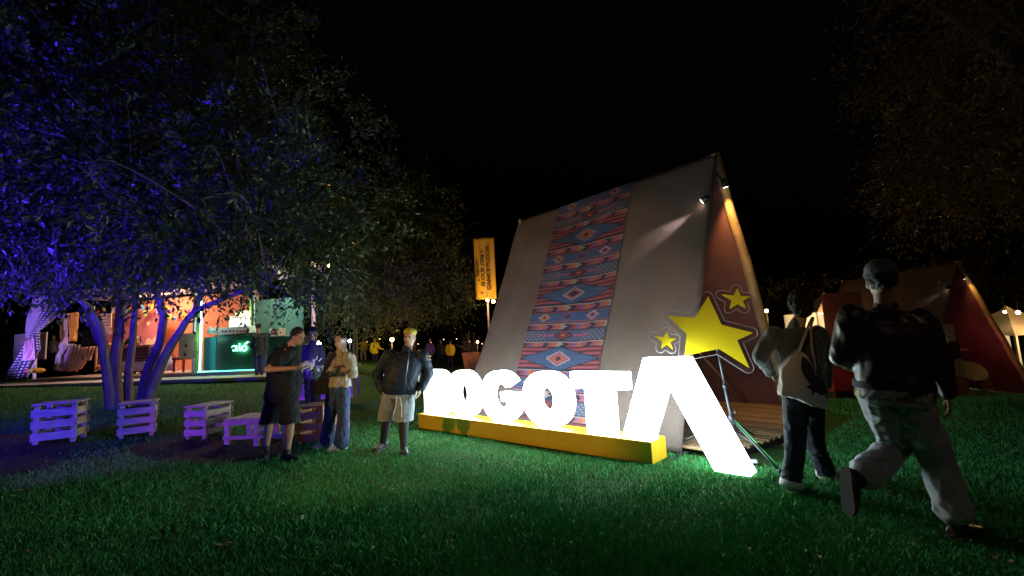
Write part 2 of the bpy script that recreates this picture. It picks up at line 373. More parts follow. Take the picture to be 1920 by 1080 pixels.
def kilim(i, j, W):
    blue = (.085, .15, .33); navy = (.015, .022, .08); red = (.44, .05, .06); pink = (.50, .15, .27); cream = (.52, .40, .42); orange = (.68, .20, .09); violet = (.30, .15, .42); slate = (.13, .15, .28); dark = (.06, .015, .03)
    u = i + .5 - W / 2; cu = abs(u); P = 64; v = j % P
    def dia(uc, vc, a, b): return abs(u - uc) / a + abs(v - vc) / b
    if v < 20:
        dv = abs(v - 9.5); step = 2 * int(dv / 1.0)
        edge = W * .47 - step * 1.55
        if cu < edge - 2:
            k = dia(0, 9.5, 11, 7.5)
            if k < .28: return dark
            if k < .5: return orange if j // P % 2 else navy
            if k < .78: return pink
            if k < 1: return cream
            return blue if (v % 5) else tuple(c * .8 for c in blue)
        if cu < edge + 1: return navy
        return red if v % 2 == 0 else ((pink if v % 4 == 1 else navy))
    def chev(vc):
        k = int((u + 200 + abs(v - vc) * 1.1) / 4.2) % 9
        return [pink, orange, cream, navy, red, violet, orange, pink, dark][k]
    if v in (20, 27, 39, 46, 57, 63): return navy
    if v in (21, 40, 58): return cream
    if v < 27: return chev(24)
    if v in (28, 38): return red if v == 28 else pink
    if v < 38:
        for uc, c1, c2 in ((-W * .3, orange, cream), (0, dark, violet), (W * .3, pink, (.7, .4, .6))):
            k = dia(uc, 33, 6, 4.6)
            if k < .3: return dark if c1 != dark else violet
            if k < .65: return c1
            if k < 1: return c2
        return blue
    if v < 46: return chev(43)
    if v < 57:
        k = dia(0, 51.5, 9, 5.5)
        if k < .3: return orange
        if k < .5: return dark
        if k < .75: return red
        if k < 1: return navy
        if abs(v - 51.5) < 1.2 and cu < W * .3: return pink
        if cu > W * .22 and (i + (j // 2) * 2) % 4 == 0 and j % 2 == 0: return cream
        return slate
    return chev(60)

def tent(FL, ang, name, label, z0=0.0, textile=True, deck=True, lit=True, lamp_e=1.0):
    tw = V(math.cos(ang), math.sin(ang), 0); ts = V(-math.sin(ang), math.cos(ang), 0); FL = Vector(FL); H = THGT
    root = empty(name, FL + tw * TWID / 2, label, 'tent', 'A-frame canvas tents')
    apex = FL + tw * TWID / 2 + V(0, 0, H)
    def side(sgn):   # sgn -1 left slope, +1 right slope ; returns point function (s along length, t from ridge 0 to ground 1)
        foot = FL if sgn < 0 else FL + tw * TWID
        nrm = (ts.cross(foot - apex)).normalized(); 
        if nrm.dot(tw) * sgn < 0: nrm = -nrm
        def P(s, t, off=0.0):
            p = apex.lerp(foot, t) + ts * s
            sag = .05 * math.sin(math.pi * max(0, min(1, s / TLEN))) * math.sin(math.pi * t) + .020 * math.sin(s * 2.6 + t * 5 + math.sin(t * 7)) + .010 * math.sin(s * 7 - t * 9 + math.sin(s * 3)) + .05 * mnoise.noise(V(s * .9, t * 3, sgn))
            return p + nrm * (off - sag * min(1, .1 + t * 5))
        return P
    for sgn in (-1, 1):
        P = side(sgn); nx, ny = 70, 60; vs = []; fs = []
        s0 = -.06 if sgn < 0 else 0.0
        for j in range(ny + 1):
            for i in range(nx + 1): vs.append(P(s0 + (TLEN - s0) * i / nx, j / ny * (1.0 if sgn < 0 else .995), .03))
        for j in range(ny):
            for i in range(nx): a = j * (nx + 1) + i; fs.append((a, a + 1, a + nx + 2, a + nx + 1))
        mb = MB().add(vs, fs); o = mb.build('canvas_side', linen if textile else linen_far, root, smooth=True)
        so = o.modifiers.new('thickness', 'SOLIDIFY'); so.thickness = .006
        # lining inside
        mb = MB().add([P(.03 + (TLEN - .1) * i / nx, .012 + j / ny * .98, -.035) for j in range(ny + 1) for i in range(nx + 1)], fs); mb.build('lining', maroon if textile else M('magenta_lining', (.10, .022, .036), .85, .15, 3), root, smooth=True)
        foot = FL if sgn < 0 else FL + tw * TWID
        for q, s in enumerate((0.02, TLEN - .06)):
            pts = [apex.lerp(foot, k / 10) + ts * s + V(random.uniform(-.012, .012), random.uniform(-.012, .012), 0) - (foot - apex).normalized().cross(ts) * 0 for k in range(-0, 11)]
            pts[0] = pts[0] + V(0, 0, .04); big = .03 if (sgn > 0 and q == 0) else 0; pts = [p + ts * (.10 if (sgn < 0 and q == 0) else -.03 if big else 0) - (tw * sgn * .07 if not big else tw * 0) for p in pts]; MB().tube(pts, [.036 + big + .012 * k / 10 + random.uniform(0, .006) for k in range(11)], 10).build('frame_pole', wood, root, smooth=True)
        if sgn < 0 and textile:
            W, L = 72, 228; vs = [P(TX0 + (TX1 - TX0) * i / W, .002 + .965 * j / L, .045) for j in range(L + 1) for i in range(W + 1)]
            fs = [(j * (W + 1) + i, j * (W + 1) + i + 1, (j + 1) * (W + 1) + i + 1, (j + 1) * (W + 1) + i) for j in range(L) for i in range(W)]
            mb = MB().add(vs, fs); me = mb.mesh('woven_textile', True)
            ca = me.color_attributes.new('weave', 'FLOAT_COLOR', 'CORNER'); cols = np.empty((len(me.loops), 4), 'f')
            for p in me.polygons:
                j, i = divmod(p.index, W); c = [q ** 1.2 * .34 for q in kilim(W - 1 - i, j + 29, W)]; cols[p.loop_start:p.loop_start + p.loop_total] = (*c, 1)
            ca.data.foreach_set('color', cols.reshape(-1))
            mt = bpy.data.materials.new('kilim_print'); mt.use_nodes = True; t = mt.node_tree; b = t.nodes['Principled BSDF']; b.inputs['Roughness'].default_value = .8
            an = t.nodes.new('ShaderNodeAttribute'); an.attribute_name = 'weave'; t.links.new(an.outputs['Color'], b.inputs['Base Color'])
            n = t.nodes.new('ShaderNodeTexNoise'); n.inputs['Scale'].default_value = 4; bp = t.nodes.new('ShaderNodeBump'); bp.inputs['Strength'].default_value = .35; bp.inputs['Distance'].default_value = .1
            t.links.new(n.outputs['Fac'], bp.inputs['Height']); t.links.new(bp.outputs[0], b.inputs['Normal'])
            link_mesh('woven_textile', me, mt, root)
    # ridge pole, back wall
    MB().tube([apex + V(0, 0, -.07), apex + ts * TLEN + V(0, 0, -.07)], .035, 8).build('ridge_pole', wood, root, smooth=True)
    bq = FL + ts * (TLEN - .12)
    MB().add([bq + tw * .06 + V(0, 0, .02), bq + tw * (TWID - .06) + V(0, 0, .02), bq + tw * TWID / 2 + V(0, 0, H - .15)], [(0, 1, 2)]).build('back_wall', maroon, root)
    # tie bar across the front, diagonal braces
    hb = 1.85; f = hb / H; a_ = FL.lerp(FL + tw * TWID / 2, f) + V(0, 0, hb); b_ = (FL + tw * TWID).lerp(FL + tw * TWID / 2, f) + V(0, 0, hb)
    a_, b_ = a_.lerp(b_, .06), b_.lerp(a_, .06); MB().tube([a_ + ts * 1.2, b_ + ts * 1.2], .025, 8).build('tie_bar', wood, root, smooth=True)
    if deck:
        MB().tube([FL + tw * .5 + ts * .6 + V(0, 0, .05), FL + tw * 1.35 + ts * .9 + V(0, 0, 1.25)], .022, 8).build('brace', wood, root, smooth=True)
        MB().tube([FL + tw * .95 + ts * .5 + V(0, 0, 1.55), FL + tw * 3.05 + ts * .5 + V(0, 0, .15)], .016, 8).build('brace', wood, root, smooth=True)
    # spot lamps at the apex
    PL = side(-1); foot_r = FL + tw * TWID
    for k, (c, tg, col, e) in enumerate(((PL(.04, .195, .10), PL(2.0, .44, -.05), (1.0, .86, .88), 120 * lamp_e * (1 if textile else .5)), (apex - tw * .02 - ts * .12 + V(0, 0, -.50), apex.lerp(foot_r, .62) - ts * .02, (1.0, .60, .20), 150 * lamp_e))):
        d = (tg - c).normalized()
        MB().tube([c - d * .10, c + d * .02], [.035, .045], 12).build('spot_housing', metal_dk, root, smooth=True)
        MB().tube([c + d * .021, c + d * .024], .038, 12).build('spot_lens', M('spot_lens', (.9, .85, .7), emit=(1, .85, .6), estr=25), root)
        MB().tube([c - d * .08, PL(.05, .18, 0) if k == 0 else apex + V(0, 0, -.3)], .012, 6).build('spot_bracket', metal_dk, root)
        lamp('tent_spot_light', 'SPOT', c + d * .05, e, col, c + d * 3, spot_size=math.radians(27 if k == 0 else 75), spot_blend=.8, shadow_soft_size=.03)
    return root, apex, tw, ts

# strip position along the ridge, from where its corners show in the photograph
apx = TFL + TW * TWID / 2 + V(0, 0, THGT)
def ridge_s(px):
    best = min((abs((lambda w: 960 + FPX * w.dot(RT) / w.dot(fw))(apx + TS * s - V(0, 0, CH)) - px), s) for s in [k * .01 for k in range(0, 440)])
    return best[1]
TX0, TX1 = ridge_s(1190), ridge_s(1052)
main_tent, APX, _, _ = tent(TFL, TA, 'tent', 'large pale linen A-frame tent with blue and red woven strip behind the letters')
FTZ = -1.0
linen_far = M('shaded_canvas', (.045, .030, .026), .9, .15, 3)  # darker copy of the linen; the far tent's dimness is put into its colour
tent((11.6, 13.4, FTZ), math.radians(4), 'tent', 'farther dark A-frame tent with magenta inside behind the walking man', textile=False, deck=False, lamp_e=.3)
# wooden deck of the main tent
dk = empty('deck', TFL + TW * TWID / 2 - TS * .4, 'wooden plank deck at the open front of the pale tent', 'deck')
npl = 26
for k in range(npl):
    s = (k + .5) / npl; x0 = .02 + s * (TWID - .04); cut = .75 - .55 * abs(s - .45) ** 1.3
    R = axes(TW, TS, V(0, 0, 1)); c = TFL + TW * x0 + TS * (-cut / 2 + 1.2)
    MB().box(c + V(0, 0, .075 + random.uniform(-.002, .002)), (TWID / npl - .008, 2.4 + cut, .028), R, bev=.003).build('plank', plankm[k % 3], dk)
pts = [TFL + TW * (.02 + s * (TWID - .04)) - TS * (.72 - .55 * abs(s - .45) ** 1.3) for s in [q / 24 for q in range(25)]]
MB().add([p + V(0, 0, z) for p in pts for z in (-.02, .058)], [(2 * k, 2 * k + 2, 2 * k + 3, 2 * k + 1) for k in range(24)]).build('edge_board', M('deck_edge', (.03, .025, .025), .8), dk)

# ================================================================== ILLUMINATED LETTERS
RL = axes(SE, V(0, 0, 1), SE.cross(V(0, 0, 1)))
yellow_paint = M('yellow_paint', (.72, .40, .015), .45, .06, 3, .12, 8)
plb = empty('letter_plinth', SB0 + SE * SLEN / 2, 'long low yellow plinth box carrying the glowing white letters', 'plinth')
MB().box(SB0 + SE * SLEN / 2 + SN * .175 + V(0, 0, .1175), (SLEN, .35, .235), axes(SE, SN, V(0, 0, 1)), bev=.004).build('plinth_box', yellow_paint, plb)
for k in (1.41, 2.83): MB().box(SB0 + SE * k + SN * .175 + V(0, 0, .1185), (.004, .3525, .2375), axes(SE, SN, V(0, 0, 1))).build('panel_seam', M('seam_dark', (.35, .18, .01)), plb)
glow = M('white_acrylic_lit', (.9, .9, .9), .4, .0, emit=(.74, .97, 1.0), estr=16.0)
def ellp(cx, cy, a, b, n=48, p=2.25, t0=0, t1=2 * math.pi, closed=True):
    out = []
    for k in range(n if closed else n + 1):
        t = t0 + (t1 - t0) * k / n; c, s = math.cos(t), math.sin(t); out.append((cx + a * abs(c) ** (2 / p) * (1 if c >= 0 else -1), cy + b * abs(s) ** (2 / p) * (1 if s >= 0 else -1)))
    return out
Z0, Z1 = .237, .965; ZM = (Z0 + Z1) / 2; ZH = (Z1 - Z0) / 2
def Lt(name_label, outl, depth=.13):
    T = SB0 + SN * .175; me = shape2d(outl, RL, T, depth, .006)
    xs = [p[0] for p in outl[0]]; o = link_mesh('letter', me, glow, None, SB0 + SN * .175 + SE * (sum(xs) / len(xs)) + V(0, 0, Z0)); return tag(o, name_label, 'letter', 'glowing white letters spelling BOGOTA')
# B
Bo = [(.03, Z0)] + [(.03, Z1)] + [(.38, Z1)] + ellp(.38, Z1 - .175, .27, .175, 12, 2.2, math.pi / 2 - .01, -math.pi / 2 + .5, False)[1:] + ellp(.40, Z0 + .20, .30, .20, 14, 2.2, math.pi / 2 - .5, -math.pi / 2, False)
Lt('glowing letter B beside the stout man, at the far end of the plinth', [Bo, ellp(.34, Z1 - .2, .07, .055, 16), ellp(.35, Z0 + .2, .075, .06, 16)])
Lt('first glowing letter O, between the B and the G', [ellp(1.03, ZM, .37, ZH, 56), ellp(1.03, ZM, .125, .15, 32)])
gc = 1.86; go = ellp(gc, ZM, .385, ZH, 44, 2.25, .62, 2 * math.pi - .0, False); gi = ellp(gc, ZM, .17, .185, 30, 2.1, 2 * math.pi - .75, .72, False)
Gout = go[:-1] + [(gc + .385, ZM + .06), (gc + .02, ZM + .06), (gc + .02, ZM - .075), (gc + .155, ZM - .075)] + gi
Lt('glowing letter G, third from the far end', [Gout])
Lt('second glowing letter O, just left of the T', [ellp(2.72, ZM, .405, ZH, 56), ellp(2.72, ZM, .13, .155, 32)])
Lt('glowing letter T, between the second O and the tall bare A', [[(3.15, Z1), (3.94, Z1), (3.94, Z1 - .205), (3.73, Z1 - .205), (3.73, Z0), (3.35, Z0), (3.35, Z1 - .205), (3.15, Z1 - .205)]])
Lt('tall glowing letter A without crossbar, its right leg reaching down to the grass', [[(4.19, 1.13), (4.67, 1.13), (5.19, .01), (4.86, .01), (4.433, .87), (4.19, Z0), (3.85, Z0)]], .2)
MB().tube([SB0 + SE * 4.18 + SN * .2 + V(0, 0, .24), SB0 + SE * 4.24 + SN * .2 + V(0, 0, .3), SB0 + SE * 4.26 + SN * .25 + V(0, 0, .42), SB0 + SE * 4.22 + SN * .3 + V(0, 0, .5)], .005, 6).build('power_cable', M('white_cable', (.6, .6, .6)), plb)

# ================================================================== STARS ON TRIPOD
def star_pts(px, py, R_, r_, rot, sx=1.0, shear=0): return [(px + sx * (R_ if k % 2 == 0 else r_) * math.sin(rot + k * math.pi / 5), py + (R_ if k % 2 == 0 else r_) * math.cos(rot + k * math.pi / 5)) for k in range(10)]
DS = 4.95
SR = axes(V(1, -.22, 0), V(0, 0, 1), V(-.22, -1, 0))
SO = D(1337, 628, DS)
def loc2(px, py):
    n = SR.col[2]; v = ray(px, py); q = V(0, 0, CH) + v * ((SO - V(0, 0, CH)).dot(n) / v.dot(n)) - SO; return (q.dot(SR.col[0]), q.z)
def star_poly(tips, k=.42):
    cx = sum(t[0] for t in tips) / 5; cy = sum(t[1] for t in tips) / 5; out = []
    for i in range(5):
        a = tips[i]; b = tips[(i + 1) % 5]; mx, my = (a[0] + b[0]) / 2, (a[1] + b[1]) / 2; out += [a, (cx + (mx - cx) * k * 1.14, cy + (my - cy) * k * 1.14)]
    return out
def offset_poly(poly, d, rnd=5):
    cx = sum(p[0] for p in poly) / len(poly); cy = sum(p[1] for p in poly) / len(poly); out = []; n = len(poly)
    area = sum(poly[i][0] * poly[(i + 1) % n][1] - poly[(i + 1) % n][0] * poly[i][1] for i in range(n)); sg = 1 if area < 0 else -1
    for i in range(n):
        p0, p1, p2 = Vector(poly[i - 1]), Vector(poly[i]), Vector(poly[(i + 1) % n]); e1 = (p1 - p0).normalized(); e2 = (p2 - p1).normalized()
        n1 = Vector((-e1.y, e1.x)) * sg; n2 = Vector((-e2.y, e2.x)) * sg
        if i % 2 == 0:
            a1 = math.atan2(n1.y, n1.x); a2 = math.atan2(n2.y, n2.x); da = (a2 - a1 + math.pi) % (2 * math.pi) - math.pi
            for k in range(rnd + 1): t = a1 + da * k / rnd; out.append((p1.x + d * math.cos(t), p1.y + d * math.sin(t)))
        else:
            b = (n1 + n2).normalized(); c = max(.45, b.dot(n1)); out.append((p1.x + b.x * d / c, p1.y + b.y * d / c))
    return out
st = empty('star_sign', SO + V(0, .03, 0), 'three yellow stars on clear acrylic held up beside the open tent front', 'sign')
ymat = M('yellow_vinyl', (.95, .70, .01), .5, .03, 3)
acry = bpy.data.materials.new('clear_acrylic'); acry.use_nodes = True; _t = acry.node_tree; _t.nodes.clear()
_o = _t.nodes.new('ShaderNodeOutputMaterial'); _mx = _t.nodes.new('ShaderNodeMixShader'); _tr = _t.nodes.new('ShaderNodeBsdfTransparent'); _tr.inputs[0].default_value = (.995, .995, 1, 1); _gl = _t.nodes.new('ShaderNodeBsdfGlossy'); _gl.inputs['Roughness'].default_value = .12; _mx.inputs[0].default_value = .035
_t.links.new(_tr.outputs[0], _mx.inputs[1]); _t.links.new(_gl.outputs[0], _mx.inputs[2]); _t.links.new(_mx.outputs[0], _o.inputs[0])
acedge = M('acrylic_edge', (.55, .48, .55), .3, .05, alpha=.55)
stars_px = [[(1327, 556), (1411, 624), (1404, 690), (1283, 667), (1252, 592)], [(1382, 541), (1407, 556), (1398, 579), (1368, 579), (1352, 552)], [(1250, 621), (1268, 635), (1261, 655), (1239, 654), (1226, 630)]]
cents = [(1337, 628), (1382, 561), (1248, 639)]
for q, tips in enumerate(stars_px):
    tp = [loc2(*p) for p in tips]; pl = star_poly(tp, .42)
    if q == 0:
        inner = [(1352, 609), (1381, 638), (1347, 654), (1287, 627), (1302, 596)]; pl = []
        for a, b in zip(tips, inner): pl += [loc2(*a), loc2(*b)]
    link_mesh('star', shape2d([pl], SR, SO + V(0, -.012, 0), .008, 0), ymat, st)
    out = offset_poly(pl, .055 if q == 0 else .045); link_mesh('acrylic_panel', shape2d([out], SR, SO + V(0, .012 + .008 * q, 0), .006, 0), acry, st)
    P3 = [SR @ Vector((a, b, 0)) + SO + V(0, .012 + .008 * q, 0) for a, b in out]
    MB().tube(P3 + [P3[0]], .003, 5, cap=False).build('acrylic_rim', acedge, st)
# tripod stand
trp = empty('tripod_stand', onz(D(1374, 812, 5.05)), 'black tripod stand behind the tall letter A holding the stars', 'tripod')
top = D(1345, 655, 5.02); bot = D(1377, 812, 5.05); hub = D(1371, 783, 5.05); black = M('black_powder_coat', (.02, .022, .03), .4, .2, 10, spec=.6)
MB().tube([top + V(0, 0, .02), hub.lerp(top, .45)], .012, 10).build('inner_tube', black, trp, smooth=True)
MB().tube([hub.lerp(top, .47), bot], .018, 10).build('outer_tube', black, trp, smooth=True)
MB().tube([hub.lerp(top, .43), hub.lerp(top, .48)], .025, 10).build('collar', black, trp, smooth=True)
MB().sph(hub + V(.04, -.02, .06), .018).build('knob', black, trp, smooth=True)
MB().tube([hub + V(0, 0, .03), hub - V(0, 0, .04)], .032, 10).build('hub', black, trp, smooth=True)
MB().sph(top, .02).build('knob', black, trp, smooth=True)
for fx, fy in ((1250, 845), (1462, 887), (1400, 815)):
    ft = G(fx, fy) if fx != 1400 else V(2.95, 5.9, .02); MB().tube([hub + V(0, 0, -.01), ft + V(0, 0, .02)], .013, 8).build('leg', black, trp, smooth=True)
    MB().tube([bot + V(0, 0, .02), hub.lerp(ft, .5)], .008, 6).build('strut', black, trp, smooth=True); MB().sph(ft + V(0, 0, .02), .022).build('rubber_foot', black, trp, smooth=True)
green_c = [hub + V(.02, -.02, -.02), hub.lerp(G(1462, 887), .5) + V(.01, -.01, .02), G(1455, 878) + V(0, 0, .05)]
MB().tube(green_c, .004, 5).build('green_cable', M('green_cable', (.05, .4, .12)), trp)
cb = MB(); 
c0 = G(1262, 866); pts = [c0 + V(.02 * k + .04 * math.sin(k * 1.7), .03 * k + .05 * math.cos(k * 1.3), .02 + .012 * math.sin(k)) for k in range(14)]
tag(MB().tube(pts, .007, 6).build('power_cable', black, None, c0), 'tangled black cable on the grass beside the plinth end', 'cable')
ad_ = G(1405, 868); tag(MB().box(ad_ + V(0, 0, .02), (.16, .05, .035), Rz(-.5), bev=.006).build('power_adapter', M('grey_plastic', (.35, .36, .4), .5), None, ad_), 'small grey power adapter lying in the grass behind the tall A', 'adapter')

# ================================================================== CRATE STOOLS
crw = [M('pine_%s' % a, c, .7, .22, 5, .4, 30, stretch=(1.5, 1.5, 6)) for a, c in (('pale', (.52, .44, .36)), ('warm', (.46, .38, .30)), ('grey', (.42, .38, .34)))]
def crate(label, loc, rot, w, d, h, crw=crw):
    r = bpy.data.objects.new('crate_stool', None); COL.objects.link(r); tag(r, label, 'crate stool', 'wooden crate stools on the bare ground'); WL[r.name] = V(0, 0, 0)
    sh = (h - .12) / 3 * .72; 
    for sx in (-1, 1):
        for sy in (-1, 1): MB().box((sx * (w / 2 - .045), sy * (d / 2 - .045), h / 2 - .012), (.05, .05, h - .025), bev=.003).build('corner_post', crw[1], r)
    for k in range(3):
        z = .06 + sh / 2 + k * ((h - .12) / 3 + .012)
        for sy in (-1, 1): MB().box((random.uniform(-.004, .004), sy * (d / 2 - .01), z + random.uniform(-.004, .004)), (w, .018, sh), Matrix.Rotation(random.uniform(-.012, .012), 3, 'Y'), bev=.002).build('slat', crw[k % 3], r)
        for sx in (-1, 1): MB().box((sx * (w / 2 - .031), 0, z + random.uniform(-.004, .004)), (.018, d - .042, sh), bev=.002).build('slat', crw[(k + 1) % 3], r)
    nb = 5
    for k in range(nb): MB().box((-w / 2 + w * (k + .5) / nb, 0, h - .002), (w / nb - .004, d + .02, .022), bev=.002).build('top_board', crw[k % 3], r)
    r.location = loc; r.rotation_euler = (0, 0, rot); return r
def place_crate(label, px, py, rot, w, d, h, **k):
    """px,py: front-left bottom corner in the photograph"""
    p = G(px, py); c = p + Rz(rot) @ V(w / 2, d / 2, 0); return crate(label, onz(c, -.005), rot, w, d, h, **k)
place_crate('blue-lit slatted crate stool farthest from the tree, near the lawn edge', 54, 835, math.radians(26), .47, .44, .53)
place_crate('blue-lit slatted crate stool standing right in front of the tree trunks', 218, 823, math.radians(31), .44, .42, .50)
place_crate('pale lilac slatted crate stool between the tree and the pallet table', 344, 821, math.radians(-6), .36, .58, .49)
place_crate('slatted crate stool tinted as if orange-lit, between the man in black and the woman', 552, 834, math.radians(-6), .46, .5, .56, crw=[M('warm_lit_pine_%s' % a, c, .7, .22, 5, .4, 30, stretch=(1.5, 1.5, 6)) for a, c in (('a', (.50, .22, .09)), ('b', (.44, .19, .08)), ('c', (.46, .24, .12)))])  # warm light on this crate is put into its wood colours
# low pallet table
pt = empty('pallet_table', (0, 0, 0), 'low open pallet table with slatted top between the crates', 'pallet table'); WL[pt.name] = V(0, 0, 0)
pw, pd, ph = 1.0, .6, .40
for sx in (-1, 0, 1):
    for sy in (-1, 1): MB().box((sx * (pw / 2 - .04), sy * (pd / 2 - .04), ph / 2 - .01), (.075, .06, ph - .02), bev=.003).build('leg', crw[0], pt)
for sy in (-1, 1):
    MB().box((0, sy * (pd / 2 - .0), ph - .045), (pw, .02, .07), bev=.002).build('rail', crw[1], pt); MB().box((0, sy * (pd / 2 - .0), .14), (pw, .02, .05), bev=.002).build('rail', crw[2], pt)
for k in range(7): MB().box((-pw / 2 + pw * (k + .5) / 7, 0, ph), (pw / 7 - .03, pd, .02), bev=.002).build('slat', crw[k % 3], pt)
_c = G(418, 832) + Rz(math.radians(-4)) @ V(pw / 2, pd / 2, 0); pt.location = onz(_c, -.005); pt.rotation_euler = (0, 0, math.radians(-4))

# ================================================================== PEOPLE
skin_m = M('skin_tan', (.42, .24, .16), .55, .08, 20, .1, 60); skin_l = M('skin_light', (.55, .34, .25), .5, .08, 20, .1, 60)
hair_m = M('dark_hair', (.014, .010, .009), .5, .3, 30, .8, 90, stretch=(3, 3, 1)); eye_m = M('eye_dark', (.01, .01, .01), .2)
def wrinkle(me, amp, freq, seed=0, vert=1.0, mask=None):
    n = len(me.vertices); co = np.empty(n * 3, 'f'); me.vertices.foreach_get('co', co); no = np.empty(n * 3, 'f'); me.vertex_normals.foreach_get('vector', no)
    co = co.reshape(-1, 3); no = no.reshape(-1, 3); d = np.empty(n, 'f')
    for i, (x, y, z) in enumerate(co.tolist()):
        q = Vector((x * freq + seed, y * freq + seed * .7, z * freq * vert))
        a = 1 - abs(mnoise.noise(q) + .5 * mnoise.noise(q * 2.3)) * 2.2; d[i] = (a - .4) * amp
    co += no * d[:, None]; me.vertices.foreach_set('co', co.reshape(-1))
    me.update()
def hand_prims(mb, wr, d, pn, curl=.5, s=1.0, side=1):
    """palm + five fingers; d = direction, pn = palm normal (towards which fingers curl)"""
    d = d.normalized(); pn = (pn - d * pn.dot(d)).normalized(); w = d.cross(pn) * side
    L = .085 * s; mb.loft([(wr - d * .03, w * .024 * s, pn * .018 * s), (wr + d * .01, w * .028 * s, pn * .016 * s), (wr + d * L * .6, w * .040 * s, pn * .014 * s), (wr + d * L, w * .038 * s, pn * .011 * s)], 14)
    for k, (o, ln) in enumerate(((.030, .072), (.011, .080), (-.009, .074), (-.028, .058))):
        p = wr + d * L * .95 + w * o * s; dd = d.copy(); r = .0085 * s
        for seg in range(3):
            an = curl * (.5 + .45 * seg); dd = (d * math.cos(an) + pn * math.sin(an) + w * (o * 1.5)).normalized(); q = p + dd * ln * s * (.45, .32, .25)[seg]
            mb.cone(p, r, q, r * .88, 8); p = q; r *= .88
    p = wr + d * .02 * s + w * .03 * s; q = p + (d * .7 + w * .7 + pn * .2).normalized() * .04 * s; mb.cone(p, .012 * s, q, .0095 * s, 8); mb.cone(q, .0095 * s, q + (d * .9 + w * .2 + pn * .4).normalized() * .032 * s, .008 * s, 8)
def person(label, J, fwd, o, group=None):
    """J: joints in world space. fwd: body heading. o: options (clothes, colours)."""
    s = o.get('s', 1.0); fat = o.get('fat', 1.0); det = o.get('det', 1.0); up = V(0, 0, 1); fwd = fwd.normalized(); rt_ = fwd.cross(up).normalized()   # rt_: the figure's right
    hf = o.get('hf', fwd).normalized(); hs = hf.cross(up).normalized(); hu = hs.cross(hf).normalized()
    skin = o.get('skin', skin_m); base = (J['anL'] + J['anR']) / 2; base = V(base.x, base.y, min(float(gz(base.x, base.y)), base.z))
    root = empty('person', base, label, 'person', group); H = J['head']; sh = (J['shL'] + J['shR']) / 2; hp = (J['hpL'] + J['hpR']) / 2
    shw = (J['shR'] - J['shL']).length / 2; sdir = (J['shR'] - J['shL']).normalized(); hw = (J['hpR'] - J['hpL']).length / 2; hdir = (J['hpR'] - J['hpL']).normalized()
    sf = up.cross(sdir).normalized(); hfw = up.cross(hdir).normalized()
    spine = (sh - hp); vox = .0085 / det if det >= 1 else .0085 / det
    def torso(g, lo=0.0, hi=1.0, belly=0.0):
        R = []
        for t, wv, dp in ((-.10, .92, .095), (0, 1.0, .115), (.15, .97, .12), (.35, .90, .115), (.55, .95, .118), (.75, 1.02, .122), (.9, .98, .105), (1.0, .74, .075), (1.045, .42, .05)):
            if t < lo or t > hi + .06: continue
            c = hp + spine * t; dr = hdir.lerp(sdir, max(0, min(1, t))).normalized(); ff = up.cross(dr).normalized(); t_ = max(0, min(1, t)); hww = (hw + .085 * s) * (1 - t_) + (shw * .86) * t_
            bl = belly * math.exp(-((t - .35) / .3) ** 2)
            R.append((c - ff * .01 + ff * bl * .5, dr * (hww * wv * (1 + (fat - 1) * .9 * math.exp(-((t - .35) / .5) ** 2)) + g), ff * (dp * s * fat + g + bl * .5)))
        return R
    # ---- skin
    mb = MB(); mb.loft(torso(-.022), 22, 2.0)
    nk = sh + (H - sh) * .35; mb.cone(sh + up * .0, .062 * s, H - hu * .06 * s - hf * .015, .052 * s)
    # head
    mb.ell(H + hu * .012 * s - hf * .012, hs * .074 * s, hf * .094 * s, hu * .105 * s, 18, 14)
    mb.ell(H + hf * .022 * s - hu * .045 * s, hs * .058 * s, hf * .068 * s, hu * .068 * s, 14, 10); mb.ell(H + hf * .045 * s - hu * .088 * s, hs * .028 * s, hf * .028 * s, hu * .022 * s)
    mb.cone(H + hf * .082 * s + hu * .012 * s, .009 * s, H + hf * .100 * s - hu * .028 * s, .014 * s, 8)
    mb.ell(H + hf * .080 * s - hu * .056 * s, hs * .024 * s, hf * .012 * s, hu * .009 * s); mb.ell(H + hf * .072 * s + hu * .030 * s, hs * .055 * s, hf * .016 * s, hu * .011 * s)
    for q in (-1, 1): mb.ell(H + hs * q * .076 * s - hf * .008 - hu * .015 * s, hs * .009 * s, hf * .018 * s, hu * .030 * s)
    for q in ('L', 'R'):
        a, e, w = J['sh' + q], J['el' + q], J['wr' + q]; mb.cone(a, .052 * s * fat, e, .038 * s); mb.cone(e, .040 * s, w, .026 * s)
        a, k, n = J['hp' + q], J['kn' + q], J['an' + q]; mb.cone(a, .085 * s * fat, k, .056 * s); mb.cone(k.lerp(n, .02), .054 * s, k.lerp(n, .35), .055 * s); mb.cone(k.lerp(n, .3), .054 * s, n, .036 * s)
    me = remesh(mb, vox, 3, .5)
    if o.get('hands', True):
        hb = MB()
        for q in ('L', 'R'):
            dd = J.get('hd' + q, (J['wr' + q] - J['el' + q])); pn = J.get('pn' + q, (-rt_ if q == 'R' else rt_) + fwd * .3); hand_prims(hb, J['wr' + q], dd, pn, o.get('curl', .45), s, 1 if q == 'R' else -1)
        hm = remesh(hb, .0045 if det >= 1 else .008, 2, .4)
        import bmesh
        b = bmesh.new(); b.from_mesh(me); b.from_mesh(hm); b.to_mesh(me); b.free(); me.polygons.foreach_set('use_smooth', [True] * len(me.polygons))
    link_mesh('body', me, skin, root)
